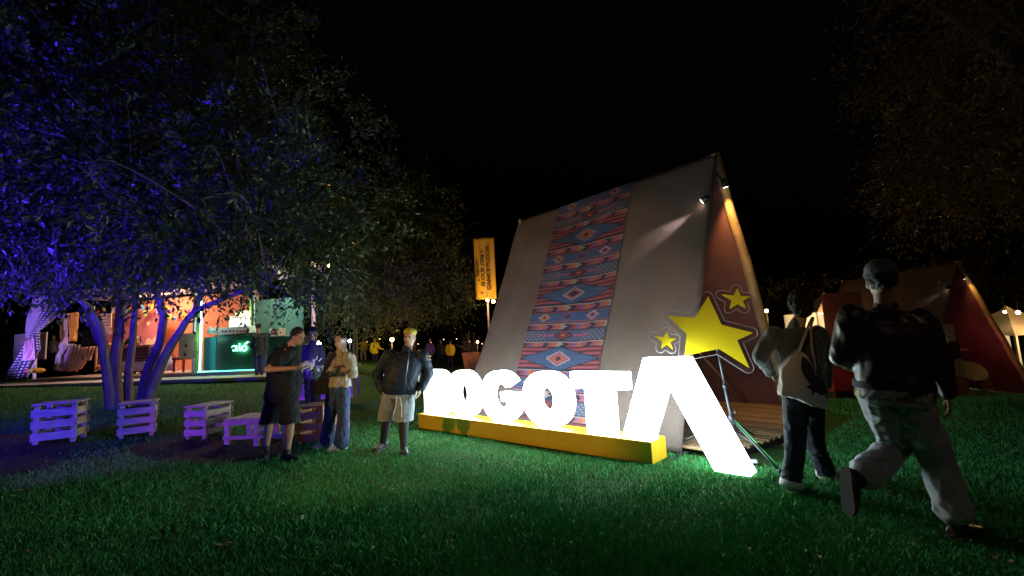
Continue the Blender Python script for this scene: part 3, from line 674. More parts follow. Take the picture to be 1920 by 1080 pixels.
    if o.get('eyes', True):
        for q in (-1, 1): MB().ell(H + hf * .084 * s + hs * q * .030 * s + hu * .008 * s, hs * .013 * s, hf * .008 * s, hu * .006 * s, 8, 6).build('eye', eye_m, root, smooth=True)
        MB().ell(H + hf * .092 * s - hu * .056 * s, hs * .020 * s, hf * .003 * s, hu * .003 * s, 8, 6).build('lips', M('lips', (.28, .10, .09)), root, smooth=True)
    # ---- top
    tp = o['top']; g = tp.get('g', .018) * s; mb = MB(); R = torso(g, tp.get('lo', -.1), 1.0, tp.get('belly', 0)); mb.loft(R, 26, 2.15)
    mb.cone(sh - up * .02, .085 * s, sh + (H - sh) * .28, .066 * s)
    for q in ('L', 'R'):
        a, e, w = J['sh' + q], J['el' + q], J['wr' + q]; fa = fat ** .5; ra = (.054 * s * fa + g * .8) * tp.get('arm', 1); a = a - up * .022 * s; mb.ell(a, V(ra, 0, 0), V(0, ra, 0), V(0, 0, ra * .9))
        if tp.get('sleeve', 1) >= 1: mb.cone(a, ra, e, (.042 * s + g * .8) * tp.get('arm', 1)); mb.cone(e, (.043 * s + g * .8) * tp.get('arm', 1), w.lerp(e, .04), (.030 * s + g * .6) * tp.get('arm', 1))
        else: mb.cone(a, ra, a.lerp(e, tp['sleeve']), (.050 * s * fa + g * .9))
    me = remesh(mb, vox, tp.get('sm', 9), .5); wrinkle(me, tp.get('wr', .008), tp.get('wf', 9), tp.get('seed', 1), tp.get('wv', .6)); link_mesh(tp['name'], me, tp['mat'], root)
    # ---- bottoms
    bt = o['bottom']; g = bt.get('g', .018) * s; mb = MB(); f = bt.get('len', 1.0); tp_ = torso(g * .8, -.2, .24); mb.loft(tp_, 24, 2.4)
    for q in ('L', 'R'):
        a, k, n = J['hp' + q], J['kn' + q], J['an' + q]; r1 = (.085 * s * fat ** .5 + g * (.7 if f < 1 else 1)); mb.ell(a, V(r1, 0, 0), V(0, r1, 0), V(0, 0, r1))
        if f < 1: kk = a.lerp(k, f) if f <= 1 else k; mb.loft([(a - (kk - a) * .0, rt_ * r1, fwd * r1), (kk, rt_ * r1 * .98 * bt.get('flare', 1.0), fwd * r1 * bt.get('flare', 1.0))], 18)
        else:
            nn = k.lerp(n, f - 1 if f > 1 else .98); r2 = (.060 * s + g); r3 = bt.get('hem', .045) * s + g; mb.cone(a, r1, k, r2); mb.cone(k, r2, nn, r3)
            if bt.get('cuff'): 
                dn = (n - k).normalized(); x_ = dn.orthogonal().normalized(); y_ = dn.cross(x_); cm = MB().tube([nn - dn * .0, nn + dn * .055], [r3 + .010, r3 + .012], 16); cm.build('cuff', bt['cuff'], root, smooth=True)
    me = remesh(mb, vox, 4, .5); wrinkle(me, bt.get('wr', .009), bt.get('wf', 8), 5, .9); link_mesh(bt['name'], me, bt['mat'], root)
    # ---- shoes
    for q in ('L', 'R'):
        n = J['an' + q]; td = J.get('toe' + q, None); td = (td if td is not None else fwd).normalized(); su = J.get('su' + q, up); su = (su - td * su.dot(td)).normalized(); w = td.cross(su); sk = o['shoe']; h = sk.get('h', .0)
        mb = MB(); A = n - su * .045 * s
        for t, ww, hh in (): pass
        mb.loft([(A - td * .075 * s, w * .028 * s, su * .030 * s), (A - td * .05 * s, w * .037 * s, su * .038 * s), (A, w * .040 * s, su * .045 * s), (A + td * .07 * s - su * .006, w * .043 * s, su * .036 * s), (A + td * .13 * s - su * .012, w * .047 * s, su * .027 * s), (A + td * .175 * s - su * .016, w * .038 * s, su * .020 * s), (A + td * .195 * s - su * .020, w * .020 * s, su * .012 * s)], 16, 2.3)
        mb.cone(n - su * .02, .047 * s, n + (J['kn' + q] - n).normalized() * (.03 + h) * s, (.046 + h * .08) * s)
        me = remesh(mb, max(.006, vox * .8), 3, .5); wrinkle(me, .003, 22); sho = link_mesh('boot' if h > .05 else 'shoe', me, sk['mat'], root)
        mb = MB(); B = A - su * .042 * s; L_ = [(-.085, .030), (-.05, .042), (.02, .040), (.09, .046), (.14, .049), (.185, .038), (.207, .018)]
        vs = []
        for t, ww in L_:
            for sg in (-1, 1):
                for z in (-.010, .012): vs.append(B + td * t * s + w * sg * ww * s + su * z)
        fs = []
        for k in range(len(L_) - 1): a = 4 * k; fs += [(a, a + 1, a + 5, a + 4), (a + 3, a + 2, a + 6, a + 7), (a + 1, a + 3, a + 7, a + 5), (a + 2, a, a + 4, a + 6)]
        fs += [(0, 2, 3, 1), (len(vs) - 4, len(vs) - 3, len(vs) - 1, len(vs) - 2)]
        mb.add(vs, fs).build('sole', sk.get('sole', M('rubber_sole', (.04, .04, .04), .8)), sho)
    # ---- hair / hat
    hr = o.get('hair', 'short'); hm = o.get('hairmat', hair_m)
    if hr:
        mb = MB(); mb.ell(H + hu * .028 * s - hf * .026 * s, hs * .083 * s, hf * .096 * s, hu * .103 * s, 16, 12)
        if hr == 'full': mb.ell(H + hu * .02 * s - hf * .02 * s, hs * .108 * s, hf * .112 * s, hu * .115 * s, 16, 12); mb.ell(H - hf * .055 * s - hu * .02 * s, hs * .092 * s, hf * .062 * s, hu * .11 * s); mb.ell(H + hu * .06 * s + hf * .02 * s, hs * .07 * s, hf * .07 * s, hu * .06 * s)
        if hr == 'long': mb.ell(H - hf * .05 * s - hu * .05 * s, hs * .085 * s, hf * .07 * s, hu * .13 * s); mb.ell(H - hf * .07 * s - hu * .16 * s, hs * .075 * s, hf * .045 * s, hu * .12 * s)
        me = remesh(mb, .009 if det >= 1 else .012, 2); wrinkle(me, .011 if hr == 'full' else .007, 34, 3, .45)
        # cut the face opening
        import bmesh
        b = bmesh.new(); b.from_mesh(me); kill = [f for f in b.faces if (f.calc_center_median() - H).dot(hf) > .045 * s and (f.calc_center_median() - H).dot(hu) < .055 * s]; bmesh.ops.delete(b, geom=kill, context='FACES'); b.to_mesh(me); b.free()
        link_mesh('hair', me, hm, root)
    ht = o.get('hat')
    if ht:
        mb = MB(); mb.ell(H + hu * .075 * s - hf * .022 * s, hs * .087 * s, hf * .103 * s, hu * (.066 if ht['kind'] != 'flat' else .075) * s, 18, 12)
        if ht['kind'] == 'flat': mb.ell(H + hu * .052 * s + hf * .03 * s, hs * .088 * s, hf * .10 * s, hu * .045 * s); mb.ell(H + hu * .035 * s - hf * .01 * s, hs * .089 * s, hf * .108 * s, hu * .03 * s)
        me = remesh(mb, .008, 3); wrinkle(me, .003, 25); h_ = link_mesh('hat', me, ht['mat'], root)
        if ht['kind'] == 'cap':
            a = H + hu * .040 * s + hf * .085 * s; vs = []
            for k in range(9):
                t = math.pi * k / 8; vs += [a + hs * math.cos(t) * .075 * s - hf * .02 + hf * math.sin(t) * .01, a + hs * math.cos(t) * .072 * s + hf * math.sin(t) * .085 * s - hu * .012]
            bo = MB().add(vs, [(2 * k, 2 * k + 2, 2 * k + 3, 2 * k + 1) for k in range(8)]).build('brim', ht['mat'], h_, smooth=True); so = bo.modifiers.new('t', 'SOLIDIFY'); so.thickness = .006
    return root, H, hf, hs, hu
def jt(d0, px, dz):
    """joints from image positions at a depth d0 (+ per-joint depth offsets)"""
    return {k: D(x, y, d0 + dz.get(k, 0)) for k, (x, y) in px.items()}
def onground(J, q, clear=.085):
    J['an' + q] = onz(J['an' + q], clear)

# --- man in black looking at his phone
blk_tee = M('black_tee', (.009, .011, .013), .85, .2, 10, .3, 120); blk_short = M('black_shorts', (.008, .009, .012), .85, .2, 10, .3, 120); blk_shoe = M('black_shoe', (.02, .02, .022), .5, .2)
J = jt(6.3, dict(head=(559, 631), shL=(521, 660), shR=(543, 657), elL=(515, 692), elR=(501, 693), wrL=(561, 684), wrR=(556, 690), hpL=(517, 746), hpR=(541, 745), knL=(504, 797), knR=(544, 797), anL=(499, 845), anR=(538, 845)), dict(shL=.19, shR=-.19, elL=.24, elR=-.36, wrL=-.02, wrR=-.34, hpL=.08, hpR=-.08, knL=.10, knR=-.12, anL=.12, anR=-.14))
onground(J, 'L'); onground(J, 'R'); J['toeR'] = V(1, -.25, 0); J['toeL'] = V(.3, -.9, 0); J['pnL'] = V(0, -.3, 1); J['pnR'] = V(0, .3, 1)
person('stout bearded man in black tee and shorts looking at his phone beside the crates', J, V(1, -.28, 0), dict(fat=1.18, hf=V(.92, -.3, -.35), top=dict(name='tshirt', mat=blk_tee, g=.03, sleeve=.62, lo=-.02, belly=.08, arm=1.0, wr=.010), bottom=dict(name='shorts', mat=blk_short, g=.035, len=.93, flare=1.08), shoe=dict(mat=blk_shoe), hair='short'))
ph_ = D(574, 686, 6.28); tag(MB().box(ph_, (.075, .15, .009), Matrix.Rotation(.5, 3, 'Y') @ Matrix.Rotation(.4, 3, 'X'), bev=.003).build('phone', M('phone_screen', (.02, .02, .025), .2, emit=(.6, .75, 1), estr=.35), None, ph_), 'phone held in front of the man in black', 'phone')
lamp('phone_light', 'POINT', D(572, 676, 6.2), .22, (.6, .75, 1), shadow_soft_size=.04)

# --- woman in beige jacket
beige = M('beige_jacket', (.42, .37, .29), .85, .12, 8, .3, 90); denim = M('blue_denim', (.035, .06, .14), .85, .25, 12, .3, 150); white_shoe = M('white_trainers', (.65, .65, .65), .6)
J = jt(6.75, dict(head=(637, 640), shL=(655, 669), shR=(622, 669), elL=(661, 701), elR=(613, 706), wrL=(650, 664), wrR=(625, 690), hpL=(643, 735), hpR=(625, 735), knL=(644, 786), knR=(618, 785), anL=(640, 832), anR=(613, 828)), dict(elL=-.12, wrL=-.2, elR=-.02, wrR=-.17, shL=-.03, shR=.05, anL=-.1, anR=.1))
onground(J, 'L', .08); onground(J, 'R', .08); J['toeL'] = V(-.85, -.5, 0); J['toeR'] = V(-.85, -.5, 0); J['hdL'] = V(-.25, -.1, 1)
person('woman in cropped beige jacket and wide jeans raising a phone to her mouth', J, V(-.45, -.9, 0), dict(s=.94, skin=skin_l, hf=V(-.1, -1, -.12), top=dict(name='jacket', mat=beige, g=.034, lo=.08, arm=1.12, wr=.014, wf=11), bottom=dict(name='jeans', mat=denim, g=.026, hem=.085, wr=.010), shoe=dict(mat=white_shoe, sole=M('white_sole', (.7, .7, .7), .7)), hair='long', curl=.9))
ph_ = D(645, 644, 6.42); tag(MB().box(ph_, (.07, .009, .145), Matrix.Rotation(.25, 3, 'Y'), bev=.003).build('phone', M('phone_case', (.25, .28, .33), .3), None, ph_), 'phone held to the face of the woman in beige', 'phone')
lamp('phone_light', 'POINT', D(643, 640, 6.40), .10, (.75, .85, 1), shadow_soft_size=.03)
hb_ = D(603, 722, 6.7); hbg = empty('shoulder_bag', hb_, 'tan leather shoulder bag hanging at the woman\'s side', 'handbag')
mb = MB().loft([(hb_ + V(0, 0, -.13), V(.12, 0, 0), V(0, .045, 0)), (hb_ + V(0, 0, -.10), V(.13, 0, 0), V(0, .06, 0)), (hb_ + V(.01, 0, .04), V(.11, 0, 0), V(0, .05, 0)), (hb_ + V(.02, 0, .10), V(.07, 0, 0), V(0, .025, 0))], 18, 3); tan = M('tan_leather', (.36, .19, .09), .5, .15, 10, .3, 50)
link_mesh('bag_body', remesh(mb, .01, 2), tan, hbg); MB().tube([hb_ + V(-.05, 0, .08), D(612, 690, 6.62), D(622, 668, 6.66), D(640, 662, 6.78)], .007, 6).build('strap', tan, hbg, smooth=True)

# --- man in black puffer with yellow cap
puff = M('navy_windbreaker', (.014, .026, .055), .58, .15, 6, .15, 30, spec=.35); greys = M('grey_jersey_shorts', (.30, .35, .41), .9, .1, 10, .2, 100); legw = M('black_leggings', (.02, .022, .028), .7)
capm = M('yellow_beanie', (.55, .45, .06), .8, .4, 14)
J = jt(6.3, dict(head=(768, 633), shL=(792, 664), shR=(731, 664), elL=(803, 700), elR=(707, 702), wrL=(789, 731), wrR=(719, 735), hpL=(763, 738), hpR=(734, 738), knL=(756, 792), knR=(724, 790), anL=(757, 838), anR=(718, 826)), dict(elL=.05, elR=.05, wrL=-.08, wrR=-.08, anL=-.12, anR=.22, knL=-.08, knR=.1))
onground(J, 'L', .09); onground(J, 'R', .09); J['toeL'] = V(.35, -1, 0); J['toeR'] = V(-.45, -1, 0)
rp, H, hf, hs, hu = person('stout smiling man in dark windbreaker, grey shorts and yellow cap beside the letters', J, V(.05, -1, 0), dict(fat=1.22, skin=skin_l, hf=V(-.15, -1, .06), eyes=True, top=dict(name='windbreaker', mat=puff, g=.034, lo=-.05, belly=.07, arm=1.08, wr=.009, wf=8), bottom=dict(name='shorts', mat=greys, g=.040, len=.95, flare=1.05), shoe=dict(mat=blk_shoe, h=.09), hair=None, hat=dict(kind='beanie', mat=capm)))
for q in ('L', 'R'): mb = MB(); mb.cone(J['kn' + q].lerp(J['hp' + q], .2), .066, J['kn' + q].lerp(J['an' + q], .4), .062); mb.cone(J['kn' + q].lerp(J['an' + q], .35), .062, J['an' + q], .046); link_mesh('legging', remesh(mb, .01, 2), legw, rp)
zf = M('zip_metal', (.25, .26, .28), .35, metal=.7); MB().tube([D(768, 652, 6.02), D(765, 680, 5.985), D(757, 735, 6.02)], .006, 6).build('zip', zf, rp, smooth=True)
wmat = M('white_stripe', (.85, .85, .9), .6)
for k in range(2): MB().box(D(804, 668 + k * 6, 6.16), (.055, .012, .022), Matrix.Rotation(.1, 3, 'Y')).build('sleeve_stripe', wmat, rp)
for k, (a, b) in enumerate((((744, 744), (737, 778)), ((750, 744), (753, 782)))): MB().tube([D(*a, 6.06), D((a[0] + b[0]) / 2 + 2, (a[1] + b[1]) / 2, 6.05), D(*b, 6.06)], .005, 6).build('drawstring', wmat, rp)

# --- man with dark cap in the second row
J = jt(8.6, dict(head=(588, 626), shL=(600, 650), shR=(574, 650), elL=(605, 678), elR=(572, 680), wrL=(594, 690), wrR=(584, 691), hpL=(593, 705), hpR=(580, 705), knL=(593, 748), knR=(580, 748), anL=(594, 785), anR=(580, 785)), dict(wrL=-.25, wrR=-.25))
onground(J, 'L', .08); onground(J, 'R', .08)
person('man in dark cap and blue-violet lit shirt standing behind the man with the phone', J, V(.1, -1, 0), dict(s=1.0, det=.8, top=dict(name='shirt', mat=M('dark_violet_shirt', (.06, .05, .12), .8), g=.025), bottom=dict(name='trousers', mat=blk_short), shoe=dict(mat=blk_shoe), hair='short', hat=dict(kind='cap', mat=M('dark_cap', (.02, .025, .05), .7))))
bq = D(589, 688, 8.2); bk = empty('bouquet', bq, 'white flower bouquet held by the man in the dark cap', 'bouquet')
pb = MB()
for k in range(46):
    a = random.random() * 6.28; el = random.uniform(-.9, 1.2); dd = V(math.cos(a) * math.cos(el), math.sin(a) * math.cos(el), math.sin(el)); pb.ell(bq + dd * random.uniform(.05, .17), dd * .055, dd.orthogonal().normalized() * .012, dd.cross(dd.orthogonal()).normalized() * .004, 6, 4)
tag(pb.build('petals', M('white_petal', (.75, .74, .78), .7), bk), kind='stuff'); MB().sph(bq + V(0, -.15, 0), .03).build('flower_heart', M('orange_heart', (.7, .35, .04)), bk, smooth=True)
MB().tube([bq, bq + V(.02, .05, -.25)], [.05, .02], 8).build('stems', M('stem_green', (.05, .12, .03)), bk)

# --- the couple walking on the right
jk = M('grey_wool_jacket', (.055, .062, .065), .9, .2, 8, .4, 120, sheen=.3); jeans2 = M('dark_navy_trousers', (.012, .014, .028), .85, .2, 8, .3, 100)
J = jt(4.1, dict(head=(1501, 570), shL=(1450, 623), shR=(1535, 621), elL=(1425, 668), elR=(1551, 672), wrL=(1446, 700), wrR=(1549, 722), hpL=(1492, 745), hpR=(1521, 745), knL=(1491, 832), knR=(1527, 826), anL=(1484, 901), anR=(1551, 893)), dict(shL=-.05, shR=.08, elL=.02, wrL=.22, wrR=.05, elR=.1, hpL=-.02, hpR=.03, knL=-.02, knR=.16, anL=-.02, anR=.0))
onground(J, 'L', .085); J['anR'] = D(1549, 886, 4.42); J['toeL'] = V(.75, .65, 0); J['toeR'] = V(.7, .55, -.15)
ra, *_h = person('person in grey jacket and dark trousers walking away with a tote bag', J, V(.55, .83, 0), dict(s=.98, eyes=True, hf=V(.35, .93, 0), top=dict(name='jacket', mat=jk, g=.028, lo=-.02, arm=1.0, wr=.014, wf=7, wv=.35), bottom=dict(name='trousers', mat=jeans2, g=.024, hem=.055, cuff=M('pale_cuff', (.45, .42, .38), .8)), shoe=dict(mat=M('dusty_pink_shoe', (.34, .20, .17), .7), sole=M('pale_sole', (.6, .58, .55), .7)), hair='full'))
td = 3.86; tq = D(1512, 720, td); tb = empty('tote_bag', tq, 'cream canvas tote bag with black print on the walker\'s back', 'tote bag'); canv = M('cream_canvas', (.46, .38, .36), .9, .1, 8, .4, 120)
ol = [(1467, 692), (1486, 668), (1500, 655), (1515, 668), (1535, 705), (1552, 740), (1555, 768), (1530, 764), (1500, 750), (1466, 742)]
fr = [D(x, y, td - (.02 if 2 < k < 8 else 0)) for k, (x, y) in enumerate(ol)]; cf = sum(fr, V(0, 0, 0)) / len(fr); n_ = len(fr)
fb = [p + V(.02, .10, 0) for p in fr]; mbt = MB().add(fr + [cf + V(0, -.035, 0)] + fb + [cf + V(0, .12, 0)], [(k, (k + 1) % n_, n_) for k in range(n_)] + [((k + 1) % n_ + n_ + 1, k + n_ + 1, 2 * n_ + 1) for k in range(n_)] + [(k, k + n_ + 1, (k + 1) % n_ + n_ + 1, (k + 1) % n_) for k in range(n_)])
me = remesh(mbt, .009, 6); wrinkle(me, .008, 7, 2); link_mesh('bag_body', me, canv, tb)
MB().tube([D(1497, 662, td - .01), D(1508, 632, td - .03), D(1518, 606, td + .06), D(1523, 596, td + .2)], .012, 8).build('strap', canv, tb, smooth=True); MB().tube([D(1530, 692, td + .02), D(1522, 650, td), D(1521, 610, td + .08), D(1525, 596, td + .2)], .010, 8).build('strap', canv, tb, smooth=True)
blob = [(1504, 668), (1512, 672), (1524, 690), (1530, 705), (1545, 715), (1551, 738), (1540, 741), (1528, 735), (1524, 742), (1521, 731), (1511, 725), (1520, 722), (1508, 705), (1502, 690)]
P2 = [((D(x, y, td - .055) - tq).x, (D(x, y, td - .055) - tq).z) for x, y in blob]
link_mesh('printed_motif', shape2d([P2], axes(V(1, 0, 0), V(0, 0, 1), V(0, -1, 0)), tq + V(0, -.056, 0), .004), M('black_print', (.012, .012, .015), .8), tb)

leather = M('dark_leather', (.034, .020, .018), .42, .2, 6, .12, 40, spec=.5); pale_j = M('pale_grey_denim', (.36, .36, .40), .9, .12, 10, .35, 120); bootm = M('oxblood_boot', (.045, .018, .016), .35, .2, 10, .1, 40, spec=.6)
d0 = 3.05
J = jt(d0, dict(head=(1652, 528), shL=(1597, 586), shR=(1727, 596), elL=(1578, 668), elR=(1758, 668), wrL=(1640, 700), wrR=(1776, 738), hpL=(1650, 742), hpR=(1703, 745), knL=(1678, 838), knR=(1759, 868), anL=(1610, 903), anR=(1790, 978)), dict(shL=.02, shR=.02, elL=.12, elR=-.02, wrL=.35, wrR=-.02, hpL=.05, hpR=-.0, knL=.30, knR=.12, anL=.12, anR=-.0))
J['anR'] = onz(G(1800, 1008), .09); J['toeR'] = V(.95, .30, 0); J['toeL'] = V(-.12, -.1, -1); J['suL'] = V(.95, .2, 0); J['hdR'] = V(.06, 0, -1); J['pnR'] = V(-.6, .5, 0)
pb_, H, hf, hs, hu = person('tall man in dark leather jacket, cap and pale jeans striding across the foreground', J, V(.80, .60, 0), dict(s=1.03, fat=1.12, det=1.0, eyes=True, hf=V(.45, .9, 0), top=dict(name='leather_jacket', mat=leather, g=.032, lo=.05, arm=1.02, wr=.010, wf=6, wv=.5, belly=.0), bottom=dict(name='jeans', mat=pale_j, g=.030, hem=.072, len=1.78, wr=.014, wf=7), shoe=dict(mat=bootm, h=.12), hair='short', hat=dict(kind='flat', mat=M('grey_flat_cap', (.09, .10, .105), .9, .2, 12, .4, 90)), curl=.55))
# camouflage shirt tail and jacket waistband
sh_ = (J['shL'] + J['shR']) / 2; hp_ = (J['hpL'] + J['hpR']) / 2; hd_ = (J['hpR'] - J['hpL']).normalized(); ff_ = V(0, 0, 1).cross(hd_)
sp_ = sh_ - hp_
mb = MB().loft([(hp_ - sp_ * .03, hd_ * .206, ff_ * .172), (hp_ + sp_ * .05, hd_ * .204, ff_ * .168), (hp_ + sp_ * .14, hd_ * .20, ff_ * .16)], 24); me = remesh(mb, .009, 3); wrinkle(me, .010, 9, 8)
camo = M('camouflage', (.20, .15, .08), .9, .95, 9); camo.node_tree.nodes['Color Ramp'].color_ramp.interpolation = 'CONSTANT'; _e = camo.node_tree.nodes['Color Ramp'].color_ramp.elements; _e[0].position = .0; _e[0].color = (.02, .018, .012, 1); _e[1].position = .56; _e[1].color = (.42, .34, .2, 1); _q = _e.new(.45); _q.color = (.13, .11, .04, 1)
camo.node_tree.nodes['Noise Texture'].inputs['Scale'].default_value = 16; camo.node_tree.nodes['Noise Texture'].inputs['Detail'].default_value = 1
link_mesh('camouflage_shirt', me, camo, pb_)
mb = MB().loft([(hp_ + sp_ * .09, hd_ * .214, ff_ * .182), (hp_ + sp_ * .19, hd_ * .216, ff_ * .18)], 26); me = remesh(mb, .009, 1); link_mesh('waistband', me, M('ribbed_waistband', (.02, .02, .022), .9, .2, 20, .8, 60, stretch=(4, 4, .3)), pb_)

# ================================================================== TREES
leafm = {}
def leaf_mat(name, c0, c1):
    mt = bpy.data.materials.new(name); mt.use_nodes = True; t = mt.node_tree; b = t.nodes['Principled BSDF']; b.inputs['Roughness'].default_value = .45; b.inputs['Specular IOR Level'].default_value = .5
    an = t.nodes.new('ShaderNodeAttribute'); an.attribute_name = 'tone'; r = t.nodes.new('ShaderNodeValToRGB'); e = r.color_ramp.elements; e[0].color = (*c0, 1); e[1].color = (*c1, 1)
    t.links.new(an.outputs['Fac'], r.inputs[0]); t.links.new(r.outputs[0], b.inputs['Base Color']); tr = t.nodes.new('ShaderNodeBsdfTranslucent'); t.links.new(r.outputs[0], tr.inputs[0])
    mx = t.nodes.new('ShaderNodeMixShader'); mx.inputs[0].default_value = .25; out = t.nodes['Material Output']; t.links.new(b.outputs[0], mx.inputs[1]); t.links.new(tr.outputs[0], mx.inputs[2]); t.links.new(mx.outputs[0], out.inputs[0]); return mt
def leaves_mesh(cent, axis, size, tones, name='crown', wr=.42):
    """cent (n,3), axis (n,3) leaf direction; folded diamond leaves"""
    n = len(cent); ax = axis / np.linalg.norm(axis, axis=1, keepdims=True); rnd = rng.normal(size=(n, 3)); sd = np.cross(ax, rnd); sd /= np.linalg.norm(sd, axis=1, keepdims=True) + 1e-9; nr = np.cross(sd, ax)
    L = size[:, None]; P = np.empty((n, 4, 3), 'f'); P[:, 0] = cent; P[:, 1] = cent + ax * L * .5 + sd * L * wr * .5 + nr * L * .08; P[:, 2] = cent + ax * L - nr * L * .06; P[:, 3] = cent + ax * L * .5 - sd * L * wr * .5 + nr * L * .08
    base = np.arange(n)[:, None] * 4; tri = np.concatenate([base + np.array([0, 1, 2]), base + np.array([0, 2, 3])], 1).reshape(-1)
    me = bpy.data.meshes.new(name); me.vertices.add(n * 4); me.vertices.foreach_set('co', P.reshape(-1)); me.loops.add(n * 6); me.loops.foreach_set('vertex_index', tri.astype('i')); me.polygons.add(n * 2); me.polygons.foreach_set('loop_start', np.arange(0, n * 6, 3, dtype='i')); me.update()
    a = me.attributes.new('tone', 'FLOAT', 'POINT'); a.data.foreach_set('value', np.repeat(tones.astype('f'), 4)); return me
def crown(ells, ntwig, per, leaf, twig_len, hollow=.55, droop=.5, cut=None, seed=1):
    """twigs through the volume of ellipsoids, each carrying leaves; returns leaf mesh and twig anchors"""
    r = np.random.default_rng(seed); C = []; A = []; S = []; T = []; anchors = []
    vol = np.array([e[1][0] * e[1][1] * e[1][2] for e in ells]); vol = vol ** .75; vol /= vol.sum()
    # clumps
    for _ in range(ntwig):
        e = ells[r.choice(len(ells), p=vol)]; d = r.normal(size=3); d /= np.linalg.norm(d); rad = hollow + (1 - hollow) * r.random() ** .6
        rad *= 1 + .13 * math.sin(d[0] * 7 + d[2] * 5) * math.sin(d[1] * 6 + d[2] * 4)
        p = np.array(e[0]) + d * np.array(e[1]) * rad
        if cut is not None and not cut(p): continue
        dr = d * .8 + r.normal(size=3) * .5; dr[2] -= droop * r.random(); dr /= np.linalg.norm(dr); L = twig_len * (.5 + r.random()); anchors.append((p, p + dr * L)); tn = r.random()
        t = r.random(per); q = p + dr * (t * L)[:, None]; q[:, 2] -= (t ** 2) * L * .35 * droop; q += r.normal(size=(per, 3)) * L * .10
        ad = dr + r.normal(size=(per, 3)) * .7; ad[:, 2] -= .35
        C.append(q); A.append(ad); S.append(leaf * (.6 + .7 * r.random(per))); T.append(np.clip(tn * .6 + r.random(per) * .4, 0, 1))
    return np.concatenate(C), np.concatenate(A), np.concatenate(S), np.concatenate(T), anchors
bark = M('grey_bark', (.20, .17, .14), .9, .3, 8, .9, 22, stretch=(1, 1, .35))
def limb(mb, pts, r0_, r1_, n=10, seed=0):
    pts = [Vector(p) for p in pts]; out = []
    for i in range(len(pts) - 1):
        for k in range(4): t = k / 4; a = pts[max(i - 1, 0)]; b = pts[i]; c = pts[i + 1]; d = pts[min(i + 2, len(pts) - 1)]; out.append(.5 * ((2 * b) + (c - a) * t + (2 * a - 5 * b + 4 * c - d) * t * t + (3 * b - a - 3 * c + d) * t ** 3))
    out.append(pts[-1]); m_ = len(out); mb.tube([p + Vector((mnoise.noise(p * 3), mnoise.noise(p * 3 + V(5, 0, 0)), 0)) * .02 for p in out], [r0_ + (r1_ - r0_) * (i / (m_ - 1)) ** .8 for i in range(m_)], n)
# main multi-stem tree
tb_ = G(242, 765); TD = tb_.y
tree = empty('tree', tb_, 'big spreading multi-stemmed tree lit blue, standing behind the crate stools', 'tree')
stems = [([(212, 775), (205, 720), (196, 660), (184, 610), (160, 570), (118, 548), (60, 552)], [0, 0, 0, -.2, -.5, -1.0, -1.8], .15, .04),
         ([(222, 772), (216, 700), (220, 640), (226, 570), (212, 505), (196, 440)], [.05, .1, .2, .3, .5, .6], .15, .07),
         ([(240, 770), (241, 700), (248, 640), (252, 580), (248, 520), (240, 440)], [.2, .3, .4, .3, .2, 0], .11, .05),
         ([(262, 765), (276, 700), (300, 640), (306, 590), (286, 530), (268, 470)], [0, -.05, -.1, 0, .2, .4], .13, .06),
         ([(270, 765), (300, 690), (332, 630), (362, 588), (420, 560), (500, 530)], [-.1, -.2, -.3, -.5, -.9, -1.4], .14, .035),
         ([(196, 660), (168, 600), (150, 540), (120, 470)], [0, .3, .8, 1.2], .08, .03), ([(362, 588), (390, 520), (440, 440)], [-.5, -.2, 0], .07, .03)]
tips = []
for pts, dz, a, b in stems:
    P = [D(x, y, TD + z) for (x, y), z in zip(pts, dz)]; P[0] = V(P[0].x, P[0].y, P[0].z - .15) if pts[0][1] > 700 else P[0]
    mb = MB(); limb(mb, P, a * .8, b * .85, 12); mb.build('trunk', bark, tree, smooth=True); tips.append((P[-1], b)); tips.append((P[-2], b))
ells = [((-7.7, 7.9, 5.3), (4.4, 4.0, 4.0)), ((-10.2, 7.2, 4.6), (3.2, 3.0, 2.6)), ((-4.6, 7.6, 3.9), (2.5, 2.3, 1.9)), ((-8.0, 5.6, 5.2), (2.8, 2.4, 2.5)), ((-7.4, 5.4, 6.9), (2.5, 2.2, 2.0))]
def cutm(p): 
    z = 1.72 + (.155 + .02 * float(ss((-7 - p[0]) / 2)) - .07 * float(ss((p[0] + 5.5) / 2.5))) * p[1] + .22 * math.sin(p[0] * 2.1) * math.sin(p[1] * 1.7); return p[2] > z and p[1] > 2.6
C, A, S, T, anc = crown(ells, 6400, 40, .095, .62, .35, .8, cutm, 3)
leafA = leaf_mat('ficus_leaf', (.022, .045, .014), (.075, .12, .04))
link_mesh('crown', leaves_mesh(C, A, S, T), leafA, tree)
mb = MB(); lim = MB(); random.seed(5)
near = [i for i in range(len(anc)) if min((t[0] - Vector(anc[i][0])).length for t in tips) < 3.2]
for i in random.sample(near, 80):
    p, q = Vector(anc[i][0]), Vector(anc[i][1]); t0, rr = min(tips, key=lambda t: (t[0] - p).length + random.random()); mid = t0.lerp(p, .5) + V(random.uniform(-.3, .3), random.uniform(-.3, .3), random.uniform(-.1, .4)); limb(lim, [t0, mid, p, q], rr * .55, .008, 6)
tag(lim.build('branches', M('dark_bark', (.09, .075, .06), .9, .3, 8, .9, 22, stretch=(1, 1, .35)), tree, smooth=True), kind='stuff')
mb = MB()
for p, q in anc: mb.tube([p, q], [.008, .003], 3, cap=False)
tag(mb.build('twigs', MATS['dark_bark'], tree), kind='stuff')
